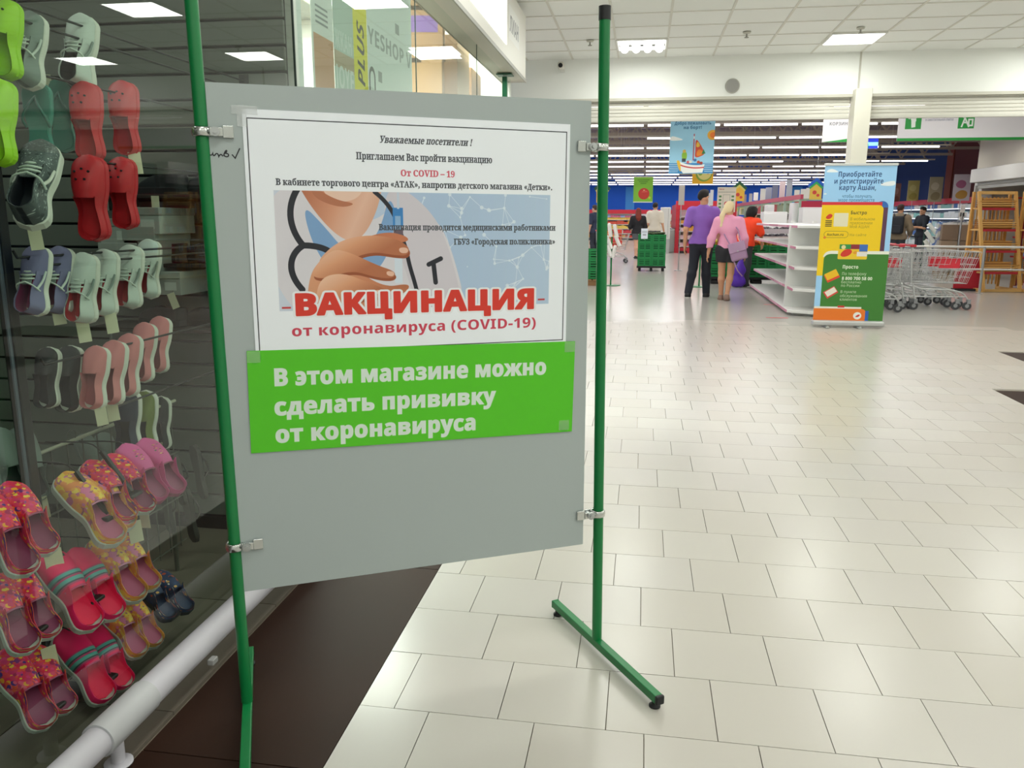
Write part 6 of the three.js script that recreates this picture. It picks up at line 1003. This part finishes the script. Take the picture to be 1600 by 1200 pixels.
{ // white service cabinets behind the gondola
  const cab = (u0, v0, u1, v1, d, label, red) => { const a = at(u0, v1, d), b = at(u1, v0, d), w = b.x - a.x, t = thing('service_cabinet', label, 'cabinet', [(a.x + b.x) / 2, 0, (a.z + b.z) / 2]); part('body', [rbox(w, b.y, 0.5, 0, b.y / 2, -0.25, 0.015)], mat(0xe6e6e6, 0.4), t); part('front_panel', [rbox(w * 0.94, b.y * 0.5, 0.02, 0, b.y * 0.72, 0.008, 0.006)], mat(0xeeeeee, 0.35), t); if (red) part('red_band', [box(w, 0.16, 0.03, 0, b.y + 0.08, -0.2)], mat(0xa81e3e, 0.5), t); };
  cab(1192, 331, 1230, 356, 20.6, 'low wide white cabinet behind the produce display'); cab(1198, 320, 1210, 334, 22.4, 'small white box cabinet standing behind the low wide one'); cab(1237, 317, 1252, 352, 21.6, 'narrow tall white cabinet beside the red banded counter'); cab(1253, 324, 1300, 356, 20.6, 'white counter with a dark red band next to the roll-up banner', true);
}
// ---------------------------------------------------------------- shopping trolleys, rails, racks
const WIRE = mat(0xc9cbca, 0.35, { metalness: 0.45 });
let cartProto = null;
function cart(x, z, turn, label, flap = true) {
  let t;
  if (cartProto) { t = cartProto.clone(); t.name = numbered('shopping_trolley'); scene.add(t); t.userData = {}; } else {
    t = thing('shopping_trolley', label, 'trolley'); cartProto = t; // front towards +x
    const g = [], R = (a, b, r = 0.0032) => g.push(rod(a, b, r, 5));
    const yb = 0.42, yt = 0.88, P = (f, y, side) => { const k = (y - yb) / (yt - yb); return V(-0.42 + f * (0.82 + 0.13 * k), y + 0.0 - (1 - f) * 0 + (1 - k) * -0.02 * f, side * (0.17 + 0.08 * k + 0.03 * (1 - f))); };
    for (const s of [-1, 1]) { for (let k = 0; k <= 12; k++) R(P(k / 12, yb, s), P(k / 12, yt, s)); for (let k = 0; k <= 5; k++) R(P(0, yb + (yt - yb) * k / 5, s), P(1, yb + (yt - yb) * k / 5, s), k === 5 ? 0.006 : 0.0032); }
    for (let k = 0; k <= 6; k++) { const s = -1 + k / 3; R(P(1, yb, s), P(1, yt, s)); R(P(0, yb, s), P(1, yb, s)); R(P(0, yb, s), P(0, yt, s)); } for (let k = 0; k <= 5; k++) { const y = yb + (yt - yb) * k / 5; R(P(1, y, -1), P(1, y, 1)); R(P(0, y, -1), P(0, y, 1)); }
    part('basket', g, WIRE, t);
    part('frame', [-1, 1].flatMap((s) => [tube([V(-0.46, 0.96, s * 0.24), V(-0.44, 0.6, s * 0.24), V(-0.38, 0.36, s * 0.22), V(0.2, 0.3, s * 0.17), V(0.38, 0.24, s * 0.16), V(0.46, 0.13, s * 0.16)], 0.012, 24, 7), tube([V(-0.38, 0.36, s * 0.22), V(-0.36, 0.2, s * 0.25), V(-0.34, 0.13, s * 0.25)], 0.012, 12, 7), rod(V(-0.36, 0.2, s * 0.25), V(0.4, 0.2, s * 0.16), 0.009, 6)]), WIRE, t);
    part('handle', [rod(V(-0.48, 0.97, -0.25), V(-0.48, 0.97, 0.25), 0.016, 10)], RED, t); part('handle_end', [-1, 1].map((s) => rbox(0.09, 0.04, 0.035, -0.45, 0.965, s * 0.25, 0.012)), RED, t);
    part('child_seat_flap', [rbox(0.3, 0.15, 0.01, 0.1, 0.71, 0.228, 0.004)], mat(0xd2283a, 0.45), t); part('child_seat_flap', [rbox(0.3, 0.15, 0.01, 0.1, 0.71, -0.228, 0.004)], mat(0xd2283a, 0.45), t);
    for (const [a, b] of [[0.47, 0.16], [0.47, -0.16], [-0.33, 0.25], [-0.33, -0.25]]) { const w = part('wheel', [new THREE.CylinderGeometry(0.062, 0.062, 0.032, 18).rotateX(Math.PI / 2).translate(a - 0.03, 0.062, b)], mat(0x3b3d40, 0.5), t); part('wheel_hub', [new THREE.CylinderGeometry(0.03, 0.03, 0.036, 12).rotateX(Math.PI / 2).translate(a - 0.03, 0.062, b), box(0.05, 0.07, 0.05, a - 0.01, 0.13, b)], mat(0x8e9092, 0.4), w); }
  }
  if (!flap) for (const c of [...t.children]) if (c.name === 'child_seat_flap') t.remove(c);
  tag(t, label, 'trolley', 'nested shopping trolleys'); t.position.set(x, 0, z); t.rotation.y = turn; return t;
}
{
  const a = onY(1508, 484); // front wheels of the leading trolley
  const dir = V(0.97, 0, 0.02);
  const names = ['leading shopping trolley of the front line with a red side plate', 'second shopping trolley of the front line pushed into the leading one', 'third shopping trolley of the front line', 'fourth shopping trolley of the front line, half behind the banner'];
  const offs = [0.44, 0.6, 1.26, 1.56];
  offs.forEach((o, k) => cart(a.x - o, a.z - 0.12 - 0.012 * k, 0.02, names[k], k === 0 || k === 2));
  [0.55, 0.8, 1.35].forEach((o, k) => cart(a.x - o, a.z - 0.75, 0.02, ['leading shopping trolley of the rear line', 'second shopping trolley of the rear line', 'last shopping trolley of the rear line'][k], false));
  cart(a.x - 1.6, a.z + 0.45, 0.05, 'shopping trolley standing nearest the roll-up banner', false);
  const far = onY(962, 411); const fc = cart(far.x - 0.15, far.z - 0.2, 0.1, 'loaded shopping trolley beside the far bag stand'); delete fc.userData.group;
  const gd = thing('goods_pile', 'red and orange goods heaped in the far shopping trolley', 'goods', [far.x - 0.15, 0.5, far.z - 0.2]); gd.userData.kind = 'stuff'; delete gd.userData.category;
  part('packs', Array.from({ length: 26 }, (_, k) => tint(rbox(0.16, 0.12, 0.1, rnd(-0.28, 0.34), 0.04 + (k / 26) * 0.42, rnd(-0.1, 0.1), 0.01), ['#d8402c', '#e88a3a', '#e0c24a', '#c83a44', '#e8e0d8'][k % 5])), mat(0xffffff, 0.5, { vertexColors: true }), gd, 'stuff');
}
{ // white barrier rail behind the trolleys
  const p = onY(1530, 459), t = thing('barrier_rail', 'white tubular barrier rail behind the shopping trolleys', 'rail', [p.x, 0, p.z]);
  const wm = mat(0xd5d4cf, 0.35, { metalness: 0.3 });
  part('top_bar', [rod(V(-2.6, 0.86, 0), V(3.0, 0.86, 0), 0.022, 10)], wm, t); part('lower_bar', [rod(V(-2.6, 0.45, 0), V(3.0, 0.45, 0), 0.018, 10)], wm, t);
  for (const x of [-2.4, 0, 2.4]) part('post', [rod(V(x, 0, 0), V(x, 0.86, 0), 0.024, 12), cylY(0.06, 0.06, 0.012, x, 0, 0, 16)], mat(0xa9abab, 0.35, { metalness: 0.5 }), t);
}
{ const p = onY(1518, 455), t = thing('side_panel_board', 'red advertising panel standing behind the leading trolley', 'panel', [p.x - 0.05, 0, p.z - 0.12]); part('panel', [rbox(0.5, 0.6, 0.03, 0, 0.34, 0, 0.006)], mat(0xb0182c, 0.5), t); part('foot', [box(0.5, 0.04, 0.2, 0, 0.02, 0)], BLACK, t); }
// two wooden ladder racks with woven baskets
const WOOD = [mat(0xd6a65c, 0.6), mat(0xdcb06a, 0.6), mat(0xcc9a50, 0.6)], BASKET = mat(0xa8743c, 0.8);
function rack(x, z, turn, label, w) {
  const t = thing('wooden_rack', label, 'rack', [x, 0, z], turn), H = 1.88, lean = 0.5;
  for (const s of [-1, 1]) { part('slanted_post', [bar(V(s * w / 2, 0, 0.35), V(s * w / 2 + 0.0, H, 0.35 - lean), 0.055, 0.05)], WOOD[0], t); part('rear_post', [bar(V(s * w / 2, 0, -0.35), V(s * w / 2, H, -0.3), 0.045, 0.045)], WOOD[2], t); part('base_rail', [box(0.045, 0.05, 0.7, s * w / 2, 0.03, 0)], WOOD[1], t); }
  part('front_rail', [box(w, 0.05, 0.045, 0, 0.03, 0.35), box(w, 0.06, 0.04, 0, H - 0.02, 0.35 - lean)], WOOD[1], t);
  for (let k = 0; k < 4; k++) {
    const y = 0.36 + 0.4 * k, f = 0.35 - lean * y / H, sh = part('shelf', [box(w, 0.03, 0.35 + f, 0, y, (f - 0.35) / 2)], WOOD[1], t);
    part('price_strip', [box(w - 0.06, 0.045, 0.006, 0, y - 0.005, f + 0.005)], mat(0xb02a34, 0.5), sh);
    for (let q = 0; q < 3; q++) part('slat', [box(w, 0.022, 0.012, 0, y + 0.06 + 0.04 * q, f - 0.01)], WOOD[(k + q) % 3], sh);
  }
  for (let k = 0; k < 9; k++) part('back_slat', [box(0.03, H - 0.2, 0.012, -w / 2 + 0.05 + (w - 0.1) * k / 8, H / 2, -0.34)], WOOD[k % 3], t);
  for (let k = 0; k < 4; k++) { const b = thing('basket', `brown woven basket in the ${label.includes('first') ? 'first' : 'second'} wooden rack, ${['lowest', 'second', 'third', 'topmost'][k]} level`, 'basket', [0, 0, 0], 0, 'woven baskets'); const ff = 0.35 - lean * (0.36 + 0.4 * k) / H, dz = (ff - 0.35) / 2, bd = Math.min(0.13, (0.35 + ff) / 2 - 0.05); b.position.set(x + Math.sin(turn) * dz, 0.377 + 0.4 * k, z + Math.cos(turn) * dz); b.rotation.y = turn;
    const bw = w * 0.8, D = bd; part('weave', [0, 1, 2, 3].flatMap((q) => [box(bw, 0.028, 0.012, 0, 0.02 + 0.04 * q, D), box(bw, 0.028, 0.012, 0, 0.02 + 0.04 * q, -D), box(0.012, 0.028, 2 * D, bw / 2, 0.02 + 0.04 * q, 0), box(0.012, 0.028, 2 * D, -bw / 2, 0.02 + 0.04 * q, 0)]), BASKET, b); part('bottom', [box(bw, 0.012, 2 * D, 0, 0.006, 0)], BASKET, b); part('rim', [box(bw + 0.02, 0.02, 0.02, 0, 0.17, D), box(bw + 0.02, 0.02, 0.02, 0, 0.17, -D)], WOOD[2], b); }
}
{ const a = onY(1548, 462), b = onY(1595, 462); rack(6.72, -17.0, 0.2, 'first wooden ladder rack with red price strips beside the rail post', 0.72); rack(7.56, -16.84, 0.2, 'second wooden ladder rack with red price strips at the picture edge', 0.72); }
{ // wrapped pallet of boxes and a rack of white rolls
  const p = at(1508, 360, 19).setY(0), t = thing('wrapped_pallet', 'pallet of brown cartons wrapped in shiny clear film behind the trolleys', 'pallet', [p.x, 0, p.z], -0.2);
  part('base', [box(1.1, 0.12, 0.9, 0, 0.06, 0)], mat(0x8f7350, 0.8), t);
  for (let y = 0; y < 3; y++) for (let q = 0; q < 3; q++) part('carton', [rbox(0.34, 0.36, 0.8, -0.36 + 0.36 * q, 0.31 + 0.37 * y, 0, 0.008)], mat([0x97806a, 0xa38c74, 0x8b7460][(q + y) % 3], 0.7), t);
  part('film', [rbox(1.14, 1.18, 0.86, 0, 0.72, 0, 0.03)], mat(0xf2f2f2, 0.12, { transmission: 1, thickness: 0, roughness: 0.12 }), t);
  const r = at(1460, 365, 20).setY(0), u = thing('roll_rack', 'rack of slanted white tube rolls beside the man in the dark T-shirt', 'rack', [r.x, 0, r.z]);
  part('frame', [box(0.04, 1.1, 0.04, -0.2, 0.55, -0.1), box(0.04, 1.1, 0.04, 0.3, 0.55, -0.1), box(0.6, 0.04, 0.3, 0.05, 0.02, 0)], mat(0x2d4a44, 0.5), u);
  for (const [a, b, c, d] of [[-0.16, 1.24, 0.04, 1.0], [-0.2, 1.05, 0.0, 0.78], [-0.2, 0.84, -0.06, 0.58], [0.26, 1.22, 0.06, 1.02], [0.34, 0.98, 0.1, 0.78]]) part('roll', [rod(V(a, b, 0), V(c, d, 0.02), 0.05, 12)], mat(0xdfe4dc, 0.5), u);
  const w = at(1495, 340, 18.6).setY(0), s = thing('camera_sign', 'pale cardboard cut-out sign standing over the wrapped pallet', 'sign', [w.x, 0, w.z + 0.3]); part('post', [rod(V(0, 0, 0), V(0, 1.5, 0), 0.02, 8)], STEEL, s); part('board', [rbox(0.1, 0.34, 0.02, 0, 1.5, 0, 0.006), rbox(0.17, 0.1, 0.02, 0.01, 1.46, 0, 0.006)], mat(0xcfccc8, 0.6), s); part('base', cylY(0.12, 0.12, 0.012, 0, 0, 0, 14), STEEL, s);
}
// red tape marks on the hall floor beside the gondola
for (const [u, v, label, w] of [[1206, 476, 'short red tape mark on the floor farther along the gondola', 0.25], [1214, 496.5, 'long red tape mark on the floor at the near end of the gondola', 0.3]]) { const p = onY(u, v, 0.001), t = thing('floor_tape', label, 'tape', p); part('strip', box(w, 0.0012, 0.05, 0, 0.0, 0), mat(0xc8263c, 0.5), t); }

// ---------------------------------------------------------------- shadows on everything, then hand over
scene.traverse((o) => { if (o.isMesh) { o.castShadow = true; o.receiveShadow = true; } if (o.isLight) o.castShadow = true; });
renderer.render(scene, camera);
